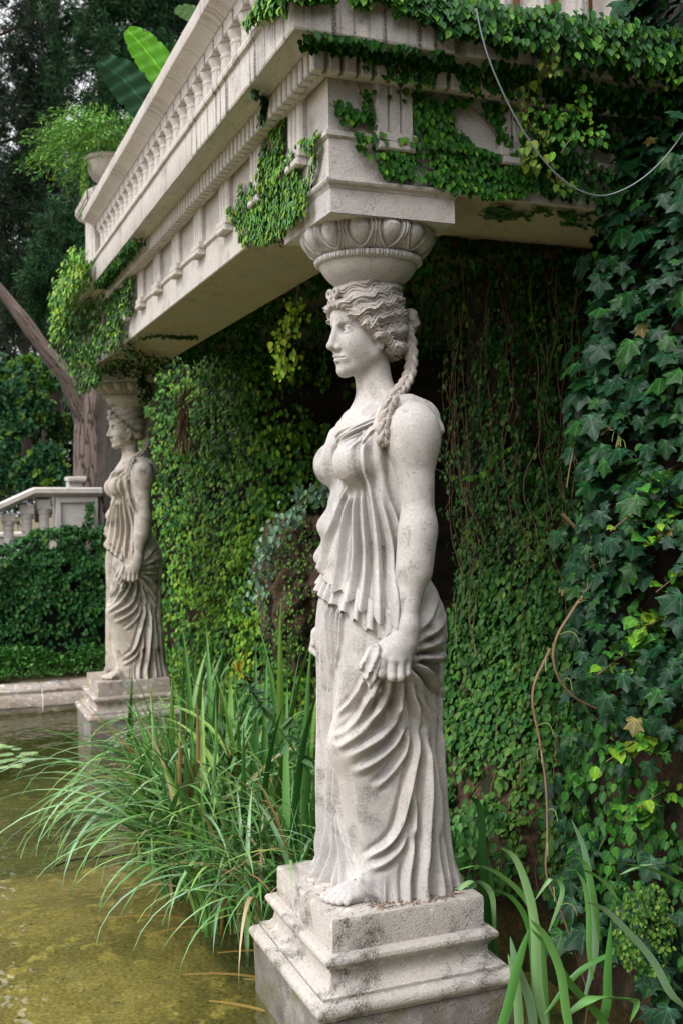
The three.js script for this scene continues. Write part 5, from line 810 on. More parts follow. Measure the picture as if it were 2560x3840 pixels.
{ // lighter fig among the ivy, with young yellow green shoots
  const o = plant('young_creeper', 'light green rounded creeper leaves growing among the ivy on the right', 'climbing plant'), r = rng(321), L = [], st = [];
  for (let i = 0; i < 5200; i++) { const s = mix(12.85, 16.2, r()), y = mix(0.35, 2.9, r()); const q = noise(s * 2.6, y * 2.6, 12); const up = sm(1.9, 2.4, y) * sm(14.2, 13.2, s), lo = sm(1.2, 0.8, y); if (q + 0.55 * up + 0.4 * lo < 0.16) continue; const [p, n] = bankAt(s, y); L.push(wallLeaf(r, p, n.clone().add(V(-0.2, 0.1, 0.4)), up > 0.4 ? 0.026 : 0.032, up > 0.4 ? 4 + pick(r, 5) : pick(r, 4), 0, 0.10, 0.7)); }
  for (const [x, y, z, k] of [[1545, 1200, 0.42, 40], [1450, 1190, 0.4, 14], [1500, 1440, 0.36, 46], [1420, 1520, 0.33, 26], [1540, 1680, 0.42, 22], [1480, 1850, 0.42, 34], [1440, 1720, 0.35, 16], [1555, 1330, 0.42, 26], [1520, 1100, 0.40, 20]]) { const a = atZ(x + 60, y - 40, z - 0.03), b = atZ(x - 50, y + 30, z + 0.02); st.push(tube([a, a.clone().lerp(b, 0.5).add(V(0, 0.02, 0.02)), b], 0.002, 12, 5)); for (let i = 0; i < k; i++) { const t = r(), p = a.clone().lerp(b, t).add(rnd3(r).multiplyScalar(0.07)); L.push(wallLeaf(r, p, V(-0.4, 0.5, 0.7), 0.046, 9 + pick(r, 4), 0, 0.02, 0.8, V(-0.5, -0.3, 0.4))); } }
  leaves(o, L, G.fig, [...PAL.fig.slice(0, 3), PAL.ivy[4], ...PAL.fig, ...PAL.bright], 300); part(o, 'stem', merge(st), M.vine);
}
{ // trailing sprays in front of the side frieze
  const o = plant('hanging_sprays', 'loose yellow green creeper sprays hanging in front of the side frieze', 'climbing plant'), r = rng(322), L = [], st = [];
  for (const [pts, z, col, k] of [[[[1262, 120], [1259, 150], [1268, 175]], 0.40, 0, 26], [[[1215, 180], [1212, 220], [1208, 262], [1222, 300]], 0.31, 0, 44], [[[1235, 300], [1240, 330], [1205, 362], [1230, 385]], 0.30, 0, 60], [[[1270, 395], [1284, 420], [1300, 432]], 0.28, 0, 20], [[[1331, 200], [1330, 250], [1308, 318], [1286, 352]], 0.36, 3, 60], [[[1232, 262], [1275, 275], [1320, 262]], 0.33, 3, 44], [[[1345, 300], [1366, 318], [1372, 335]], 0.37, 6, 26], [[[1490, 140], [1515, 180], [1568, 165]], 0.42, 7, 30]]) { const c = pts.map((p) => atZ(p[0], p[1], z)); st.push(tube(c, 0.0018, 20, 5)); const cv = new THREE.CatmullRomCurve3(c); for (let i = 0; i < k; i++) { const p = cv.getPoint(r()).add(rnd3(r).multiplyScalar(0.055)); L.push(wallLeaf(r, p, V(-0.3, 0.45, 0.8), 0.022, col === 0 ? pick(r, 3) : col === 7 ? 7 + pick(r, 2) : col + pick(r, 3), 0, 0.02, 0.8)); } }
  leaves(o, L, G.fig, [[0.24, 0.42, 0.05], [0.17, 0.36, 0.05], [0.34, 0.46, 0.06], PAL.bright[1], ...PAL.fig.slice(0, 3), ...PAL.bright], 300); part(o, 'stem', merge(st), M.vine);
}
// ------------------------------------------------------------------ iris leaves: long folded blades arching out of the water's edge
function bladeGeo(arch, twist, w, k = 0) { const n = 14; return grid(2, n, (u, v) => { const a = arch * Math.pow(v, 1.4), y = v * (1 - 0.30 * Math.abs(arch) * v * v), out = Math.sin(Math.min(a, 2.4)) * v * 0.72 + (k ? 0.25 * sm(0.6, 0.75, v) * v : 0), yy = Math.cos(Math.min(a, 2.4) * 0.72) * v * (1 - 0.12 * v * Math.abs(arch)) - (k ? 0.35 * sm(0.62, 0.9, v) : 0); const ww = w * (1 - Math.pow(v, 3)) * (0.75 + 0.5 * sm(0, 0.3, v) - 0.2 * v), t = twist * v, s = u - 0.5; return [out - Math.abs(s) * w * 0.35 * Math.cos(t) - s * ww * Math.sin(t) * 0.6, yy, s * ww * Math.cos(t)]; }); }
const BL = [bladeGeo(0.15, 0.3, 0.030), bladeGeo(0.35, -0.4, 0.030), bladeGeo(0.65, 0.5, 0.028), bladeGeo(0.95, -0.5, 0.027), bladeGeo(1.2, 0.6, 0.026), bladeGeo(1.45, -0.7, 0.025), bladeGeo(1.75, 0.4, 0.024), bladeGeo(1.9, 0.9, 0.022), bladeGeo(1.1, -1.2, 0.024), bladeGeo(1.55, 1.4, 0.024)];
const bladeMap = texture(64, (u, v) => { const k = 0.82 + 0.14 * noise(u * 26, v * 2, 1) + 0.08 * Math.abs(Math.sin(u * 60)); return [k, k, k]; }, true);
const BM = [[0.085, 0.27, 0.045], [0.16, 0.39, 0.09], [0.29, 0.52, 0.20], [0.045, 0.18, 0.03], [0.38, 0.60, 0.15], [0.17, 0.34, 0.045], [0.46, 0.28, 0.12], [0.54, 0.42, 0.22], [0.26, 0.46, 0.24]].map((c) => new THREE.MeshStandardMaterial({ color: new THREE.Color().setRGB(...c), map: bladeMap, roughness: 0.42, side: THREE.DoubleSide }));
function blade(o, r, p, len, turn, gi, mi, tilt = 0, wide = 1) { const m = part(o, 'blade', BL[gi], BM[mi], [p.x, p.y, p.z]); m.rotation.set(0, -turn, 0); m.rotateZ(-tilt); m.scale.set(len, len, len * wide); return m; }
{
  const r = rng(401);
  // clumps: [x, z, blades, reach], from the near plinth back to the far one
  const clump = (label, spots, per, lenA, lenB, bias) => { const o = thing('iris_clump', label, 'iris', [0, 0, 0]); for (const [x, z, y, k] of spots) for (let i = 0; i < per * k; i++) { const p = V(x + (r() - 0.5) * 0.20, y, z + (r() - 0.5) * 0.20); const up = r(); const out = 2.5 + (r() - 0.5) * (r() < 0.6 ? 2.4 : 6.0) + bias; // mostly out over the water
      const dry = r() < 0.09, gi = up < 0.12 ? (r() * 2) | 0 : up < 0.36 ? 2 + ((r() * 2) | 0) : dry ? 7 + ((r() * 3) | 0) : 3 + ((r() * 4) | 0); const len = mix(lenA, lenB, r()) * (gi < 2 ? 0.95 : gi > 3 ? 1.15 : 1); blade(o, r, p, len, out, gi, dry ? 6 + ((r() * 2) | 0) : r() < 0.1 ? 5 : [0, 1, 2, 3, 4, 1, 2, 8][(r() * 8) | 0], (r() - 0.3) * 0.35, 0.75 + 0.5 * r()); } return o; };
  clump('near iris clump of arching leaves beside the near plinth', [[-0.12, -0.62, 0.15, 1], [0.02, -0.72, 0.15, 1.1], [-0.22, -0.92, 0.15, 1.2], [0.12, -0.95, 0.17, 1], [-0.04, -1.12, 0.16, 1.2], [0.2, -1.25, 0.2, 1]], 80, 0.36, 0.74, -0.2);
  clump('middle iris clump spreading far over the water', [[-0.28, -1.30, 0.15, 1.2], [-0.14, -1.50, 0.15, 1.2], [-0.30, -1.75, 0.15, 1.2], [0.08, -1.75, 0.17, 1], [-0.18, -2.1, 0.15, 1.1], [0.15, -2.2, 0.2, 0.9]], 62, 0.52, 0.92, 0.2);
  clump('far iris clump of tall upright leaves before the far statue', [[-0.12, -2.5, 0.15, 1], [0.02, -2.8, 0.16, 1], [0.15, -3.1, 0.2, 1], [0.28, -2.8, 0.25, 1], [0.35, -3.4, 0.3, 0.8]], 46, 0.38, 0.68, -0.3);
  // tall straight leaves that stand out over the clump
  { const o = thing('iris_clump', 'sparse tall straight iris leaves standing before the grotto', 'iris', [0, 0, 0]); for (const [x, y, z, len] of [[690, 1960, -0.9, 0.9], [640, 1930, -1.2, 0.95], [600, 1900, -1.5, 0.95], [560, 1880, -1.6, 0.9], [480, 1850, -2.0, 0.9], [520, 1900, -1.8, 0.85], [650, 1850, -1.6, 1.0], [700, 1830, -1.6, 0.95], [430, 1830, -2.4, 0.9], [420, 1760, -2.6, 0.8], [300, 1770, -3.0, 0.62], [450, 1700, -3.0, 0.7], [460, 1750, -3.0, 0.85], [660, 2000, -0.85, 0.85], [580, 2000, -1.2, 0.8]]) { const p = atZ(x, y, z); for (let i = 0; i < 2; i++) blade(o, r, p.clone().add(V((r() - 0.5) * 0.08, -0.05, 0)), len * (0.85 + 0.25 * r()), (r() - 0.5) * 3.6, (r() * 2) | 0, [0, 3, 1, 5][(r() * 4) | 0], (r() - 0.5) * 0.3, 1.15); } }
  // broad leaves at the right of the near plinth
  { const o = thing('iris_clump', 'broad grey green iris leaves rising at the lower right beside the plinth', 'iris', [0, 0, 0]);
    const ribbon = (pts, w, mi, z, fold = 0.3) => { const zz = z + (pts[pts.length - 1][0] > 1300 || pts[0][0] > 1300 ? 0.30 : 0.06), c = new THREE.CatmullRomCurve3(pts.map((p) => atZ(p[0], p[1], zz))), n = 26; const side0 = V(0.85, 0, 0.4); part(o, 'blade', grid(2, n, (u, v) => { const p = c.getPoint(v), T = c.getTangent(v), sd = side0.clone().addScaledVector(T, -side0.dot(T)).normalize(), nn = T.clone().cross(sd), s = u - 0.5, ww = w * Math.min(1, 0.35 + 3 * v) * (1 - Math.pow(v, 5)); return [p.x + sd.x * s * ww + nn.x * Math.abs(s) * ww * fold, p.y + sd.y * s * ww + nn.y * Math.abs(s) * ww * fold, p.z + sd.z * s * ww + nn.z * Math.abs(s) * ww * fold]; }), BM[mi]); };
    ribbon([[1130, 2420], [1160, 2330], [1190, 2210], [1215, 2130]], 0.026, 0, 0.42); ribbon([[1192, 2420], [1190, 2330], [1180, 2240], [1165, 2190]], 0.026, 2, 0.38); ribbon([[1230, 2420], [1215, 2300], [1185, 2220], [1170, 2150]], 0.026, 8, 0.36);
    ribbon([[1270, 2430], [1245, 2330], [1232, 2250], [1228, 2140], [1215, 2060], [1180, 1970], [1145, 1945]], 0.028, 2, 0.34); ribbon([[1262, 2430], [1252, 2280], [1240, 2160], [1215, 2080], [1160, 2020], [1100, 1990], [1040, 2000]], 0.018, 1, 0.30);
    ribbon([[1320, 2430], [1300, 2330], [1285, 2230], [1250, 2150], [1215, 2110]], 0.024, 1, 0.26); ribbon([[1440, 2420], [1370, 2330], [1300, 2250], [1260, 2180], [1215, 2130]], 0.022, 0, 0.22); ribbon([[1350, 2420], [1390, 2320], [1395, 2230], [1402, 2110]], 0.026, 0, 0.20); ribbon([[1300, 2330], [1360, 2290], [1420, 2290], [1460, 2300], [1445, 2350]], 0.026, 1, 0.24);
    ribbon([[1115, 2330], [1118, 2200], [1115, 2080], [1108, 1980], [1098, 1850], [1070, 1825]], 0.030, 3, -0.05); ribbon([[1140, 2300], [1135, 2160], [1128, 2040], [1122, 1970]], 0.020, 3, -0.02); ribbon([[1135, 2150], [1125, 2050], [1090, 2025], [1050, 2045], [1010, 2105]], 0.018, 2, 0.12);
    ribbon([[1340, 2300], [1366, 2180], [1358, 2060], [1340, 1950], [1310, 1880]], 0.022, 8, 0.0); ribbon([[1375, 2160], [1362, 2060], [1345, 1990], [1320, 1965]], 0.018, 1, 0.05); ribbon([[1360, 2250], [1352, 2180], [1350, 2090], [1340, 2030], [1322, 2000]], 0.016, 1, 0.08);
    ribbon([[1600, 2330], [1545, 2290], [1500, 2210], [1440, 2140], [1380, 2085], [1330, 2070]], 0.020, 8, 0.42, 0.2); ribbon([[1620, 2060], [1560, 2030], [1500, 2000], [1430, 1985], [1370, 1985]], 0.014, 1, 0.30); ribbon([[1620, 2030], [1540, 1990], [1470, 1990], [1420, 2010]], 0.013, 2, 0.30); ribbon([[1420, 2070], [1390, 2030], [1340, 2000], [1290, 2000]], 0.011, 1, 0.15);
    ribbon([[1250, 2330], [1330, 2230], [1400, 2190], [1420, 2180]], 0.016, 0, 0.15); ribbon([[1230, 2420], [1225, 2250], [1210, 2120], [1170, 2060], [1110, 2040]], 0.018, 0, 0.22); ribbon([[1400, 1880], [1370, 1940], [1330, 2010]], 0.018, 0, -0.2); ribbon([[1470, 1700], [1420, 1840], [1370, 1960]], 0.016, 3, -0.1); ribbon([[1260, 2140], [1290, 2040], [1265, 2020], [1225, 2070]], 0.014, 2, 0.25);
    ribbon([[1170, 2360], [1140, 2250], [1120, 2170], [1095, 2100]], 0.014, 3, 0.1);
  }
  { const o = plant('pond_undergrowth', 'pale green leafy undergrowth between the iris and the grotto bank', 'undergrowth'), L = []; o.userData.kind = 'stuff'; for (let i = 0; i < 9000; i++) { const t = r(), x = mix(0.10, 0.75, Math.pow(r(), 0.8)), z = mix(-0.5, -3.6, t), q = noise(x * 4, z * 4, 2); const h = (0.12 + 0.30 * sm(0.1, 0.6, x)) * (0.6 + 0.8 * Math.max(0, q + 0.3)); if (q < -0.25) continue; L.push(wallLeaf(r, V(x, 0.2 + h * Math.sqrt(r()), z), V(-0.4, 0.8, 0.5), 0.030, pick(r, 3), 0, 0.03, 0.9)); } leaves(o, L, G.fig, PAL.cover, 0); }
  // dry leaves fallen in the water
  { const o = thing('fallen_leaves', 'brown dry iris leaves lying in the shallow water', 'dead leaves', [0, 0, 0]); for (const [x, y, t, l, mi] of [[420, 2240, 0.35, 0.5, 6], [560, 2250, 0.5, 0.45, 6], [640, 2180, 0.3, 0.4, 7], [500, 2190, 0.25, 0.5, 6], [330, 2150, -0.15, 0.45, 6], [600, 2290, 0.6, 0.4, 6], [700, 2200, 0.4, 0.35, 7], [250, 2110, 0.2, 0.5, 6], [480, 2300, 0.7, 0.5, 6]]) { const p = atY(x, y, WL - 0.015); const m = part(o, 'dead_leaf', BL[1], BM[mi], [p.x, p.y, p.z]); m.rotation.set(0, -t, -1.53); m.scale.set(l, l, l * 0.8); } }
  { const p = atY(620, 2105, WL + 0.003), q = atY(735, 2165, WL + 0.003); const s = thing('floating_leaf', 'single blue green leaf floating on the water by the plinth', 'leaf', [0, 0, 0]); const a = atY(610, 2140 + 0, WL + 0.003), c = [a, atY(680, 2175, WL + 0.004), atY(748, 2232, WL + 0.003)].map((v, i) => atY([612, 680, 750][i], [1600 / 1568 * 0 + 2182, 2205, 2248][i], WL + 0.004)); const cv = new THREE.CatmullRomCurve3(c); part(s, 'blade', grid(2, 14, (u, v) => { const t = cv.getPoint(v), w = 0.012 * Math.sin(Math.PI * clamp(v, 0.06, 0.94)); return [t.x + (u - 0.5) * w * 0.5, t.y + 0.001 * Math.abs(u - 0.5), t.z + (u - 0.5) * w]; }), BM[8]); }
}
// ------------------------------------------------------------------ water lily
{ const o = thing('water_lily', 'raft of pale round water lily pads at the left edge of the pond', 'water lily', [0, 0, 0]); const m1 = leafMat([0.32, 0.52, 0.20]), m2 = leafMat([0.42, 0.58, 0.24]); const r = rng(411);
  const pg = (k) => { const n = 26; const P = [0, 0, 0], U = [0.5, 0.5], I = []; for (let i = 0; i <= n; i++) { const a = 0.12 + (2 * Math.PI - 0.24) * i / n, rr = 1 + 0.03 * Math.sin(a * 5 + k); P.push(Math.cos(a) * rr, 0.05 + 0.03 * Math.sin(a * 3 + k), Math.sin(a) * rr); U.push(0.5 + 0.5 * Math.cos(a), 0.5 + 0.5 * Math.sin(a)); if (i) I.push(0, i + 1, i); } const g = new THREE.BufferGeometry(); g.setAttribute('position', new THREE.Float32BufferAttribute(P, 3)); g.setAttribute('uv', new THREE.Float32BufferAttribute(U, 2)); g.setIndex(I); g.computeVertexNormals(); return g; };
  const gs = [pg(0), pg(2), pg(4)]; [[-14, 1718, 62], [22, 1716, 26], [38, 1721, 24], [67, 1732, 40], [62, 1746, 36], [15, 1734, 34], [40, 1760, 34], [-4, 1752, 40], [25, 1746, 30], [5, 1764, 30], [-30, 1740, 40], [48, 1738, 22]].forEach(([x, y, w], i) => { const p = atY(x, y, WL + 0.006 + 0.002 * (i % 4)), s = w / 2 / 352 ; const q = part(o, 'pad', gs[i % 3], i % 3 ? m1 : m2, [p.x, p.y, p.z]); q.rotation.y = r() * 6.28; q.scale.setScalar(s); }); }
// ------------------------------------------------------------------ hedge, ground cover, urn with fern, banana
{ const o = plant('hedge', 'clipped dark green hedge in front of the stair balustrade', 'hedge'), r = rng(421), L = []; const x0 = -1.6, x1 = 0.42, z0 = -6.85, z1 = -6.45, top = (x) => 1.30 + 0.06 * noise(x * 4, 0, 1) + 0.17 * sm(-0.75, -0.15, x);
  part(o, 'shade_sheet', grid(20, 12, (u, v) => { const x = mix(x0, x1, u), t = v * 3; const y = t < 1 ? 0.33 + t * (top(x) - 0.43) : top(x) - 0.10, z = t < 1 ? z1 - 0.08 : t < 2 ? mix(z1 - 0.08, z0 + 0.08, t - 1) : z0 + 0.08; return [x, t > 2 ? mix(top(x) - 0.1, 0.33, t - 2) : y, z + 0.05 * noise(x * 5, y * 5, 1)]; }), new THREE.MeshStandardMaterial({ color: 0x0e130b, roughness: 1 }));  // near-black sheet stands in for shade between the hedge leaves
  for (let i = 0; i < 11000; i++) { const x = mix(x0, x1, r()), f = r() < 0.72; let p, n; if (f) { const y = mix(0.42, top(x), Math.sqrt(r())); if (noise(x * 7, y * 7, 31) < -0.36) continue; const b = 0.16 * fbm(x * 4, y * 4, 2, 3) ; p = V(x, y, z1 + b - 0.03); n = V(0, 0.2, 1); } else { p = V(x, top(x) + 0.03 * r(), mix(z0, z1, r())); n = V(0, 1, 0.3); } L.push(wallLeaf(r, p, n, 0.036, r() < 0.04 ? 4 : pick(r, 4), 0, 0.07, 0.9)); }
  const px = atZ(222, 1140, -6.85); for (let i = 0; i < 160; i++) { const t = r(); L.push(wallLeaf(r, V(px.x - 0.02 - 0.06 * r() - 0.10 * (1 - t) * r(), mix(1.4, 1.78, t), -6.88), V(0, 0.1, 1), 0.03, pick(r, 3), 0, 0.04, 0.8)); }
  leaves(o, L, G.fig, PAL.hedge, 120); }
{ const o = plant('ground_cover', 'light green low ground cover between the hedge and the pond rim', 'ground cover'), r = rng(422), L = []; o.userData.kind = 'stuff'; for (let i = 0; i < 8500; i++) { const x = mix(-1.3, 0.6, r()), z = mix(-6.5, -5.74, r()), h = 0.04 + 0.22 * Math.max(0, noise(x * 3, z * 3, 4) + 0.4) * sm(-5.72, -6.2, z); if (noise(x * 4, z * 4, 9) < -0.2 && z > -5.95) continue; L.push(wallLeaf(r, V(x, 0.36 + h * Math.sqrt(r()), z), V(0, 1, 0.4), 0.032, pick(r, 3), 0, 0.03, 0.9, V(0, 0.2, 0.6))); } leaves(o, L, G.fig, PAL.cover, 0); }
{ const u = thing('stone_urn', 'pale stone bowl urn standing on the far balustrade pedestal', 'urn', [-0.06, 3.80, -4.13]); const pr = [[0.001, 0.0], [0.085, 0.0], [0.085, 0.012], [0.045, 0.022], [0.040, 0.034], [0.075, 0.055], [0.125, 0.095], [0.152, 0.145], [0.160, 0.185], [0.158, 0.198], [0.176, 0.204], [0.180, 0.216], [0.174, 0.226], [0.150, 0.228], [0.142, 0.20], [0.001, 0.19]].map((p) => new THREE.Vector2(p[0], p[1])); const lg = new THREE.LatheGeometry(pr, 48); const pos = lg.attributes.position; for (let i = 0; i < pos.count; i++) { const x = pos.getX(i), y = pos.getY(i), z = pos.getZ(i); if (y > 0.05 && y < 0.17) { const a = Math.atan2(z, x), k = 1 + 0.03 * Math.cos(a * 16) * sm(0.05, 0.08, y) * sm(0.17, 0.14, y); pos.setX(i, x * k); pos.setZ(i, z * k); } } lg.computeVertexNormals(); part(u, 'bowl', boxUV(toCreasedNormals(lg, 0.7)), M.block);
  const o = plant('asparagus_fern', 'feathery bright green fern spilling from the stone urn', 'fern'), r = rng(431), L = [], st = []; for (let k = 0; k < 330; k++) { const a = r() * 6.28, len = 0.16 + 0.20 * r(), left = Math.cos(a) < -0.2 ? 1.5 : 1, base = V(-0.06 + 0.1 * Math.cos(a), 4.02, -4.13 + 0.1 * Math.sin(a)), d = V(Math.cos(a), 0, Math.sin(a)), up = 0.10 + 0.22 * r(); const c = new THREE.CatmullRomCurve3([base, base.clone().addScaledVector(d, len * 0.5).add(V(0, up * 0.8, 0)), base.clone().addScaledVector(d, len * left).add(V(0, up * 0.5 - 0.16 * r() * left, 0))]); if (k % 3 === 0) st.push(tube(c.getPoints(4), 0.0015, 6, 4)); for (let i = 0; i < 34; i++) { const t = 0.2 + 0.8 * r(), p = c.getPoint(t).add(rnd3(r).multiplyScalar(0.045)); L.push({ p, n: rnd3(r).add(V(0, 0.6, 0)), d: rnd3(r).addScaledVector(d, 0.6).add(V(0, -0.1, 0)), s: 0.024 + 0.014 * r(), c: pick(r, 4), g: 0 }); } } for (let k = 0; k < 260; k++) { const t = r(); L.push({ p: V(-0.22 - 0.05 * r(), mix(4.0, 3.62, t), -4.1 + 0.08 * (r() - 0.5)), n: rnd3(r).add(V(-0.5, 0.3, 0.3)), d: V(0, -1, 0).add(rnd3(r)), s: 0.028, c: pick(r, 4), g: 0 }); } leaves(o, L, G.narrow, [[0.18, 0.50, 0.06], [0.26, 0.60, 0.07], [0.13, 0.40, 0.06], [0.34, 0.62, 0.09]], 0); part(o, 'frond_stalk', merge(st), leafMat([0.12, 0.25, 0.06])); }
{ const o = plant('banana_plant', 'banana leaves rising behind the balustrade, one coloured bright green as if lit', 'banana plant'); const leaf = (pts, z, w, c, kind) => { const cv = new THREE.CatmullRomCurve3(pts.map((p) => atZ(p[0], p[1], z + (p[2] ?? 0)))), g = grid(8, 70, (u, v) => { const p = cv.getPoint(v), T = cv.getTangent(v), sd = V(0.75, 0.35, 0.5); sd.addScaledVector(T, -sd.dot(T)).normalize(); const nn = T.clone().cross(sd), s = (u - 0.5) * 2, ww = w * Math.pow(Math.sin(Math.PI * clamp(0.04 + 0.93 * v)), 0.55) * (1 - 0.16 * Math.pow(Math.max(0, Math.sin(v * 31 + (s > 0 ? 1.3 : 0))), 9)), k = 0.25 * Math.abs(s) * ww + 0.006 * Math.sin(v * 40 + s * 3); return [p.x + sd.x * s * ww + nn.x * k, p.y + sd.y * s * ww + nn.y * k, p.z + sd.z * s * ww + nn.z * k]; }); part(o, 'leaf', g, leafMat(c, kind)); };
  leaf([[420, 240], [372, 165], [330, 110], [292, 68]], -3.2, 0.10, [0.20, 0.68, 0.02], 'thin'); leaf([[380, 290], [330, 235], [280, 180], [228, 140]], -3.4, 0.12, [0.035, 0.13, 0.06]); leaf([[520, 70], [470, 45], [430, 30], [402, 24]], -3.0, 0.05, [0.22, 0.42, 0.14], 'thin'); leaf([[480, 260], [450, 180], [400, 130], [370, 120]], -3.6, 0.10, [0.04, 0.16, 0.05]);  // first leaf has its light put into the colour
  const b = atZ(440, 330, -3.3); part(o, 'stalk', tube([V(b.x, 3.1, b.z), V(b.x, b.y, b.z)], 0.05, 10, 10), leafMat([0.12, 0.2, 0.06])); }
// ------------------------------------------------------------------ trees
const bark = (() => { const A = pn(211), t = texture(512, (u, v) => { const a = pf(A, u, v, 26, 4, 4), b = pf(A, u, v, 90, 2, 20); let c = mixc([0.47, 0.415, 0.385], [0.36, 0.30, 0.27], clamp(0.5 + 1.2 * b)); c = mixc(c, [0.10, 0.08, 0.07], 0.9 * sm(0.10, 0.0, Math.abs(a))); return c.map((x) => x * (1 + 0.35 * b)); }, true); const h = texture(512, (u, v) => { const a = 0.5 + 0.5 * pf(A, u, v, 26, 4, 4); return [a, a, a]; }); for (const q of [t, h]) q.repeat.set(2.5, 0.6); return new THREE.MeshStandardMaterial({ map: t, bumpMap: h, bumpScale: 0.03, roughness: 0.95 }); })();
const barkDark = new THREE.MeshStandardMaterial({ map: bark.map, color: 0x6a5a50, roughness: 1 });
const SPRAY = [0, 1].map((k) => { const r = rng(77 + k), l = []; for (let i = 0; i < 16; i++) { const g = leafGeo([[0, 0], [0.07, 0.3], [0.05, 0.75], [0, 1]], -0.02, 0.02, 0.1); g.scale(0.42, 0.42, 0.42); g.rotateX((r() - 0.5) * 2.4); g.rotateZ((r() - 0.5) * 3.6); g.rotateY(r() * 6.28); g.translate((r() - 0.5) * 0.5, (r() - 0.3) * 0.6, (r() - 0.5) * 0.5); l.push(g); } return merge(l); });
const TUFT = [0, 1].map((k) => { const r = rng(87 + k), l = []; for (let i = 0; i < 9; i++) { const g = G.fig[i % 3].clone(); g.scale(0.5, 0.5, 0.5); g.rotateX((r() - 0.5) * 2.2); g.rotateZ(r() * 6.28); g.rotateY(r() * 6.28); g.translate((r() - 0.5) * 0.6, (r() - 0.5) * 0.6, (r() - 0.5) * 0.6); l.push(g); } return merge(l); });
function crown(o, seed, blobs, per, size, pal, geos = SPRAY, keepOut) { const r = rng(seed), L = []; for (const [x, y, z, rad, k = 1] of blobs) { const c = atZ(x, y, z), R = rad * c.distanceTo(camera.position) / 2449; for (let i = 0; i < per * k; i++) { const d = rnd3(r).normalize(), p = c.clone().addScaledVector(d, R * Math.pow(r(), 0.45)); p.y += R * 0.15 * (r() - 0.5); if (noise(p.x * 2.2, p.y * 2.2, p.z * 2.2) < -0.22) continue; L.push({ p, n: d.clone().add(rnd3(r)), d: d.clone().multiplyScalar(0.7).add(V(0, 0.5, 0)).add(rnd3(r)), s: size * (0.7 + 0.6 * r()), c: pick(r, pal.length), g: (r() * 2) | 0 }); } } 
  for (let gi = 0; gi < geos.length; gi++) { const l = L.filter((q) => q.g === gi), im = new THREE.InstancedMesh(geos[gi], leafMat([1, 1, 1]), l.length), c = new THREE.Color(); im.name = 'crown'; im.userData.kind = 'stuff'; l.forEach((q, i) => { const p = pal[q.c], v = 0.75 + 0.5 * r(); im.setMatrixAt(i, leafMatrix(q)); im.setColorAt(i, c.setRGB(p[0] * v, p[1] * v, p[2] * v)); }); im.castShadow = im.receiveShadow = true; o.add(im); } }
const trunk3 = (o, pts, r0, r1, mat, name = 'trunk') => part(o, name, tube(pts, (v) => mix(r0, r1, v) * (1 + 0.06 * Math.sin(v * 23)), 30, 14), mat);
{ const o = thing('cypress_tree', 'old cypress with thick grey brown trunk and a long leaning limb', 'tree'), z = -8.15;
  trunk3(o, [V(atZ(216, 1130, z).x, 0.2, z), atZ(218, 1100, z), atZ(213, 960, z), atZ(214, 860, z - 0.1), atZ(210, 600, -9.1), atZ(195, 380, -9.2)], 0.25, 0.10, bark);
  trunk3(o, [atZ(200, 985, z), atZ(165, 885, z + 0.05), atZ(105, 805, z + 0.05), atZ(55, 735, z + 0.05), atZ(5, 672, z), atZ(-60, 610, z)], 0.10, 0.045, bark, 'limb'); trunk3(o, [atZ(176, 960, z + 0.15), atZ(152, 910, z + 0.2), atZ(138, 865, z + 0.2)], 0.022, 0.010, bark, 'limb');
  crown(o, 501, [[205, 400, -8.7, 62], [170, 470, -8.5, 50], [140, 560, -8.5, 66], [200, 560, -8.7, 60], [110, 640, -8.4, 56], [175, 660, -8.5, 60], [215, 690, -8.7, 60], [130, 740, -8.4, 50], [190, 770, -8.5, 48], [225, 790, -8.6, 50], [205, 860, -8.5, 46], [190, 900, -8.6, 34], [110, 700, -8.5, 40]], 330, 0.15, PAL.conifer); }
{ const o = thing('cypress_tree', 'second dark trunked cypress just behind the big trunk', 'tree'); const b = atZ(272, 1130, -9.8); trunk3(o, [V(b.x, 0.2, b.z), atZ(272, 1000, -9.8), atZ(265, 800, -9.8), atZ(262, 500, -9.8)], 0.16, 0.08, barkDark); crown(o, 502, [[255, 780, -9.6, 60], [260, 640, -9.6, 60], [240, 520, -9.6, 60], [270, 420, -9.8, 50], [245, 880, -9.4, 40]], 300, 0.17, PAL.coniferDark); }
{ const o = thing('conifer_tree', 'tall conifer with hanging blue green sprays above the balustrade', 'tree'); trunk3(o, [atZ(270, 1130, -12.5), atZ(268, 600, -12.5), atZ(250, 300, -12.5), atZ(238, 0, -12.5), atZ(230, -250, -12.5)], 0.2, 0.1, barkDark); trunk3(o, [atZ(160, 470, -12.4), atZ(190, 320, -12.2), atZ(212, 220, -12), atZ(232, 180, -12)], 0.05, 0.02, bark, 'limb');
  crown(o, 503, [[240, 40, -12, 62], [300, 20, -12, 44], [400, 20, -12, 60], [200, 120, -12, 30], [270, 140, -11.8, 60], [330, 130, -12, 44], [400, 130, -12, 56], [300, 230, -11.8, 62], [240, 270, -12, 60], [350, 280, -11.8, 60], [200, 330, -12, 40], [460, 60, -12, 60], [440, 220, -12, 70], [380, 360, -12, 60], [520, 130, -12, 70], [270, 340, -12, 50], [560, 20, -12, 80], [142, 20, -13, 40, 0.3], [150, 110, -13, 40, 0.35], [140, 190, -13, 40, 0.35], [150, 270, -13, 40, 0.4], [170, 60, -13, 30, 0.4], [350, -60, -12, 90], [220, -60, -12, 60]], 330, 0.20, PAL.conifer); }
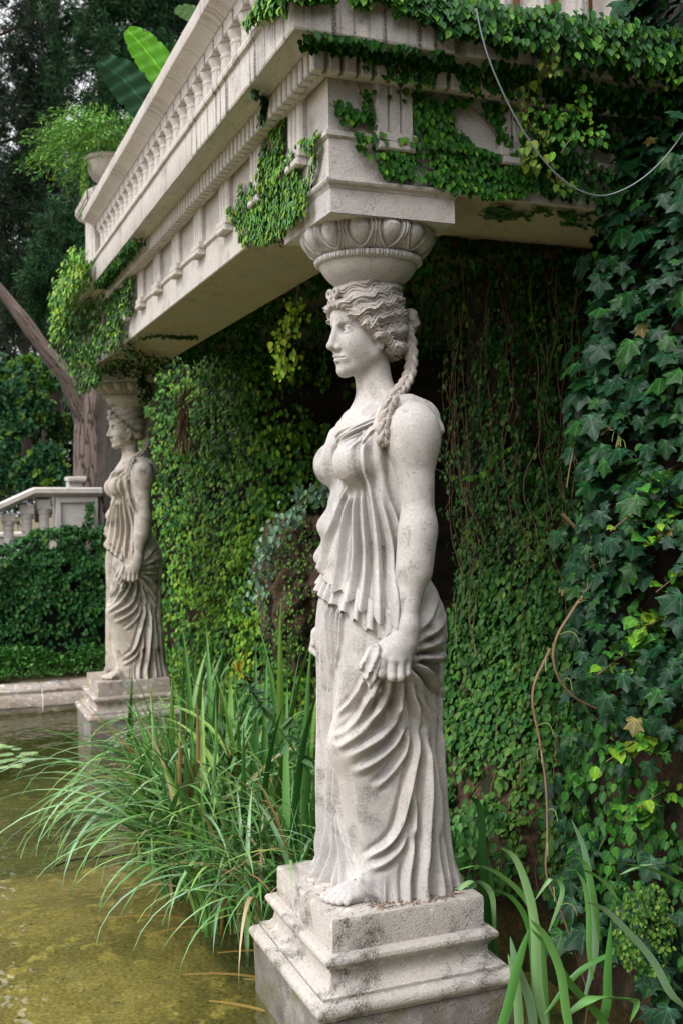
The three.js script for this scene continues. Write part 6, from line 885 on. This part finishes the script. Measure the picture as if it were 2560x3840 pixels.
{ const o = thing('conifer_tree', 'dark conifer with thin bare boughs at the upper left', 'tree'); trunk3(o, [atZ(120, 1130, -14), atZ(128, 600, -14), atZ(132, 300, -14), atZ(120, 0, -14), atZ(118, -200, -14)], 0.16, 0.09, barkDark); for (const [a, b, c] of [[[128, 340], [70, 310], [0, 330]], [[130, 520], [60, 560], [0, 560]], [[125, 420], [60, 470], [10, 520]], [[128, 100], [60, 60], [0, 80]], [[126, 500], [170, 545], [110, 570]]]) trunk3(o, [atZ(...a, -14), atZ(...b, -13.6), atZ(...c, -13.4)], 0.05, 0.02, barkDark, 'limb');
  crown(o, 504, [[30, 40, -14, 90, 1.6], [70, 120, -13.6, 70], [25, 200, -13.8, 90, 1.5], [90, 240, -14, 50], [30, 330, -13.5, 80, 1.4], [80, 400, -13.6, 70], [20, 470, -13.5, 80, 1.4], [60, 560, -13.4, 80, 1.4], [20, 660, -13.4, 80, 1.4], [95, 40, -14.2, 40], [100, 330, -14, 40], [105, 460, -14, 50], [60, 740, -13, 60]], 260, 0.22, PAL.coniferDark); }
{ const o = thing('broadleaf_tree', 'blue green broad leaved shrub left of the big trunk', 'shrub'); trunk3(o, [atZ(90, 1200, -10.5), atZ(92, 1050, -10.5), atZ(85, 900, -10.5)], 0.05, 0.02, barkDark); crown(o, 505, [[20, 930, -10.3, 60], [80, 950, -10.2, 50], [130, 900, -10.4, 34], [40, 1000, -10, 50], [110, 1060, -9.6, 42], [70, 1090, -9.6, 40], [130, 1100, -9.5, 34], [20, 870, -10.6, 50], [100, 870, -10.6, 40], [140, 980, -10.6, 34], [15, 1080, -10, 50]], 240, 0.12, PAL.shrub, TUFT); }
{ const o = thing('yellow_shrub', 'yellow green broad leaved tree low at the left edge', 'tree'); trunk3(o, [atZ(40, 1160, -12), atZ(38, 960, -12), atZ(30, 850, -12)], 0.05, 0.02, barkDark); crown(o, 506, [[30, 880, -11.8, 44], [120, 860, -11.8, 40], [75, 850, -12, 36]], 240, 0.11, PAL.bright.slice(0, 3).map((c) => c.map((x) => x * 0.55)), TUFT); }
{ const o = thing('woodland', 'dark mass of trees closing the view behind', 'trees'); o.userData.kind = 'stuff'; const bl = []; const r = rng(507); for (let y = 430; y < 1180; y += 75) for (let x = -40; x < 560; x += 75) bl.push([x + 40 * r(), y + 40 * r(), -17 - 3 * r(), 70]); for (let i = 0; i < 26; i++) { const x = -40 + 640 * r(), y = -120 + 560 * r(); if (x > 115 && x < 200 && y < 380) continue; bl.push([x, y, -18 - 3 * r(), 46]); } crown(o, 508, bl, 95, 0.42, PAL.coniferDark); trunk3(o, [atZ(60, 1150, -16), atZ(62, 900, -16), atZ(50, 600, -16)], 0.1, 0.05, barkDark, 'trunk'); }
// ------------------------------------------------------------------ small things
{ const c = [[1093, 20], [1097, 45], [1118, 125], [1155, 215], [1200, 300], [1245, 365], [1290, 412], [1335, 440], [1380, 450], [1430, 436], [1480, 405], [1525, 362], [1568, 305], [1600, 250]].map((p) => atZ(p[0], p[1], 0.46)); solo('hanging_cable', tube(c, 0.0023, 110, 8), new THREE.MeshStandardMaterial({ color: 0x8d9096, roughness: 0.4, metalness: 0.4 }), 'grey cable hanging in a loop before the ivied side of the loggia', 'cable'); }
{ // mossy boulder in the grotto
  const o = thing('boulder', 'mossy brown boulder at the mouth of the dark grotto', 'rock'), c = atZ(705, 1350, -2.3); const g = new THREE.SphereGeometry(1, 150, 110), p = g.attributes.position; for (let i = 0; i < p.count; i++) { const v = V().fromBufferAttribute(p, i), k = 1 + 0.55 * fbm(v.x * 1.5 + 5, v.y * 1.5, v.z * 1.5, 4) + 0.22 * fbm(v.x * 6, v.y * 6, v.z * 6, 4); v.multiply(V(0.27, 0.40, 0.34)).multiplyScalar(k); p.setXYZ(i, c.x + v.x, c.y + v.y, c.z + v.z); } g.computeVertexNormals(); part(o, 'stone', boxUV(g), M.earth);
  const r = rng(601), L = []; for (let i = 0; i < 4000; i++) { const d = rnd3(r).normalize(); if (d.z < -0.3 || noise(d.x * 3, d.y * 3, d.z * 3) < -0.22) continue; const kk = 1 + 0.55 * fbm(d.x * 1.5 + 5, d.y * 1.5, d.z * 1.5, 4); L.push(wallLeaf(r, c.clone().add(V(d.x * 0.27, d.y * 0.40, d.z * 0.34).multiplyScalar(kk)), d, 0.016, pick(r, 5), 0, 0.03, 0.9)); } leaves(o, L, G.fig, PAL.moss, 0); }
{ const o = plant('silver_creeper', 'pale silvery creeper trailing down beside the boulder', 'climbing plant'), r = rng(602), L = [], c = new THREE.CatmullRomCurve3([atZ(760, 1110, -1.9), atZ(700, 1150, -2), atZ(640, 1210, -2.1), atZ(605, 1290, -2.15), atZ(590, 1390, -2.2)]); for (let i = 0; i < 300; i++) { const p = c.getPoint(r()).add(rnd3(r).multiplyScalar(0.11)); L.push(wallLeaf(r, p, V(-0.5, 0.4, 0.7), 0.026, pick(r, 4), 0, 0.02, 0.8)); } leaves(o, L, G.fig, [...PAL.pale, [0.10, 0.20, 0.12], [0.08, 0.18, 0.10]], 80); part(o, 'stem', tube(c.getPoints(12), 0.003, 20, 5), M.vine); }
{ const o = thing('stick_bundle', 'bundle of pale dry sticks caught in the creeper behind the far statue', 'sticks'), r = rng(603); for (let i = 0; i < 24; i++) { const a = atZ(mix(405, 432, r()), mix(930, 965, r()), -4.35 + 0.1 * r()), b = atZ(mix(385, 445, r()), mix(1010, 1050, r()), -4.3 + 0.1 * r()); part(o, 'stick', tube([a, a.clone().lerp(b, 0.5).add(rnd3(r).multiplyScalar(0.02)), b], 0.005, 6, 5), M.vine); } for (let i = 0; i < 7; i++) { const a = atZ(mix(400, 430, r()), mix(920, 950, r()), -4.3), b = atZ(mix(405, 455, r()), mix(868, 925, r()), -4.35); part(o, 'stick', tube([a, b], 0.006, 4, 5), M.vine); } }
{ const o = plant('tall_weed', 'tall weed with yellowish tip leaning over the iris', 'weed'), r = rng(604), L = [], cv = new THREE.CatmullRomCurve3([atZ(720, 1790, -0.75), atZ(660, 1700, -0.78), atZ(615, 1640, -0.8), atZ(578, 1590, -0.8), atZ(550, 1540, -0.8)]); part(o, 'stem', tube(cv.getPoints(14), 0.004, 30, 6, 0.5), leafMat([0.10, 0.22, 0.06])); for (let i = 0; i < 46; i++) { const t = Math.pow(r(), 0.7), p = cv.getPoint(t); L.push({ p, n: V(-0.3, 0.8, 0.5).add(rnd3(r).multiplyScalar(0.8)), d: rnd3(r).add(V(0, 0.1, 0.2)), s: mix(0.09, 0.035, t), c: t > 0.93 ? 3 : pick(r, 3), g: 0 }); } for (let i = 0; i < 14; i++) L.push({ p: cv.getPoint(1).add(rnd3(r).multiplyScalar(0.02)), n: rnd3(r).add(V(0, 0, 1)), d: rnd3(r).add(V(0, 0.7, 0)), s: 0.035, c: 3, g: 0 }); leaves(o, L, G.narrow.concat(G.fig[2]), [[0.08, 0.2, 0.06], [0.12, 0.26, 0.10], [0.09, 0.22, 0.09], [0.45, 0.42, 0.05]], 60); }
{ const o = thing('plinth_litter', 'dry needles and leaf bits scattered on the near plinth top', 'litter'), r = rng(605); o.userData.kind = 'stuff'; const g = leafGeo([[0, 0], [0.10, 0.3], [0.08, 0.7], [0, 1]], -0.02, 0.05, 0.3), im = new THREE.InstancedMesh(g, new THREE.MeshStandardMaterial({ color: 0xffffff, roughness: 1, side: THREE.DoubleSide }), 520), c = new THREE.Color(); im.name = 'dry_bits'; for (let i = 0; i < 520; i++) { let x, z; if (r() < 0.7) { x = mix(-0.10, 0.20, r()); z = 0.16 + 0.075 * Math.pow(r(), 1.2) - 0.25 * Math.max(0, x - 0.12); } else { x = mix(-0.23, 0.22, r()); z = mix(-0.1, 0.23, r()); } const q = { p: V(x, 0.5945, z), n: V(0, 1, 0).add(rnd3(r).multiplyScalar(0.4)), d: V(r() - 0.5, 0.05, r() - 0.5), s: 0.006 + 0.012 * r() }; im.setMatrixAt(i, leafMatrix(q)); const k = r(); im.setColorAt(i, k < 0.5 ? c.setRGB(0.16, 0.085, 0.05) : k < 0.8 ? c.setRGB(0.30, 0.19, 0.11) : c.setRGB(0.09, 0.05, 0.03)); } o.add(im); }
{ const o = plant('maidenhair_fern', 'round tuft of small light green fern at the lower right', 'fern'), r = rng(606), L = [], c = atZ(1478, 2130, 0.5); for (let i = 0; i < 1500; i++) { const d = rnd3(r).normalize(); const p = c.clone().add(V(d.x * 0.10, d.y * 0.14, d.z * 0.07).multiplyScalar(Math.pow(r(), 0.5))); if (noise(p.x * 16, p.y * 16, p.z * 16) < -0.02) continue; L.push(wallLeaf(r, p, V(-0.4, 0.4, 0.7), 0.0115, pick(r, 4), 0, 0.01, 1)); } leaves(o, L, G.fig, PAL.moss, 60); }
{ const o = thing('sunken_twig', 'dark twig lying in the water at the left', 'twig'), P = (l) => l.map((p) => atY(p[0], p[1], WL + 0.004)); part(o, 'twig', tube(P([[125, 1990], [170, 1975], [215, 1970], [300, 1960]]), 0.004, 20, 6), new THREE.MeshStandardMaterial({ color: 0x1c1511, roughness: 0.7 })); }
{ const o = plant('twig_spray', 'thin twig with tiny leaves reaching out behind the statue shoulder', 'twig'), r = rng(607), L = [], cv = new THREE.CatmullRomCurve3([atZ(1000, 1078, -0.2), atZ(1050, 1095, -0.3), atZ(1100, 1090, -0.4), atZ(1125, 1060, -0.45), atZ(1180, 1020, -0.6)]); part(o, 'stem', tube(cv.getPoints(12), 0.0022, 24, 5), M.vine); for (let i = 0; i < 30; i++) L.push(wallLeaf(r, cv.getPoint(0.15 + 0.85 * r()), V(-0.3, 0.4, 0.8), 0.02, pick(r, 3), 0, 0.01, 0.9)); leaves(o, L, G.fig, PAL.bright, 30); }

// ------------------------------------------------------------------ added out of view to block sky light: hedge behind viewer, trees at right
function bigCrown(o, seed, list, size) { const r = rng(seed), L = []; for (const [x, y, z, R, n] of list) for (let i = 0; i < n; i++) { const d = rnd3(r).normalize(), p = V(x, y, z).addScaledVector(d, R * Math.pow(r(), 0.35)); L.push({ p, n: d.clone().add(rnd3(r)), d: rnd3(r), s: size * (0.7 + 0.6 * r()), c: pick(r, 4), g: 0 }); } const im = new THREE.InstancedMesh(TUFT[0], leafMat([1, 1, 1]), L.length), c = new THREE.Color(); im.name = 'crown'; im.userData.kind = 'stuff'; L.forEach((q, i) => { const p = PAL.hedge[q.c]; im.setMatrixAt(i, leafMatrix(q)); im.setColorAt(i, c.setRGB(...p)); }); im.castShadow = im.receiveShadow = true; o.add(im); }
{ const o = thing('blocker_hedge', 'unseen evergreen hedge added behind the viewer to block sky light', 'hedge'); part(o, 'shade_sheet', grid(40, 24, (u, v) => { const x = mix(-2.5, 12, u), y = mix(0.2, 4.4, v); return [x, y, 5.6 + 0.3 * fbm(x, y, 0, 3)]; }), M.dark); bigCrown(o, 701, [-2, -0.5, 1, 2.5, 4, 5.5, 7].flatMap((x) => [1, 2.6, 4.0].map((y) => [x, y, 5.5, 1.2, 220])), 0.55); }
{ const o = thing('blocker_trees', 'unseen evergreen trees added to the right of the loggia to block sky light', 'trees'); for (const [x, z] of [[3.4, 1.2], [4.2, -1.5], [5.5, 2.5]]) part(o, 'trunk', tube([V(x, 2.8, z), V(x + 0.1, 5, z), V(x, 7.5, z)], 0.14, 10, 10), barkDark); bigCrown(o, 702, [[3.2, 5.2, 1.2, 1.4, 500], [4.0, 6.4, 0, 1.7, 600], [4.2, 5.6, -2, 1.7, 500], [3.6, 4.6, 2.6, 1.4, 500], [5.5, 6, 2.8, 1.8, 500], [2.4, 4.2, 2.2, 1.0, 300], [2.6, 4.4, 3.6, 1.1, 300]], 0.55); }
shade(scene);
renderer.render(scene, camera);
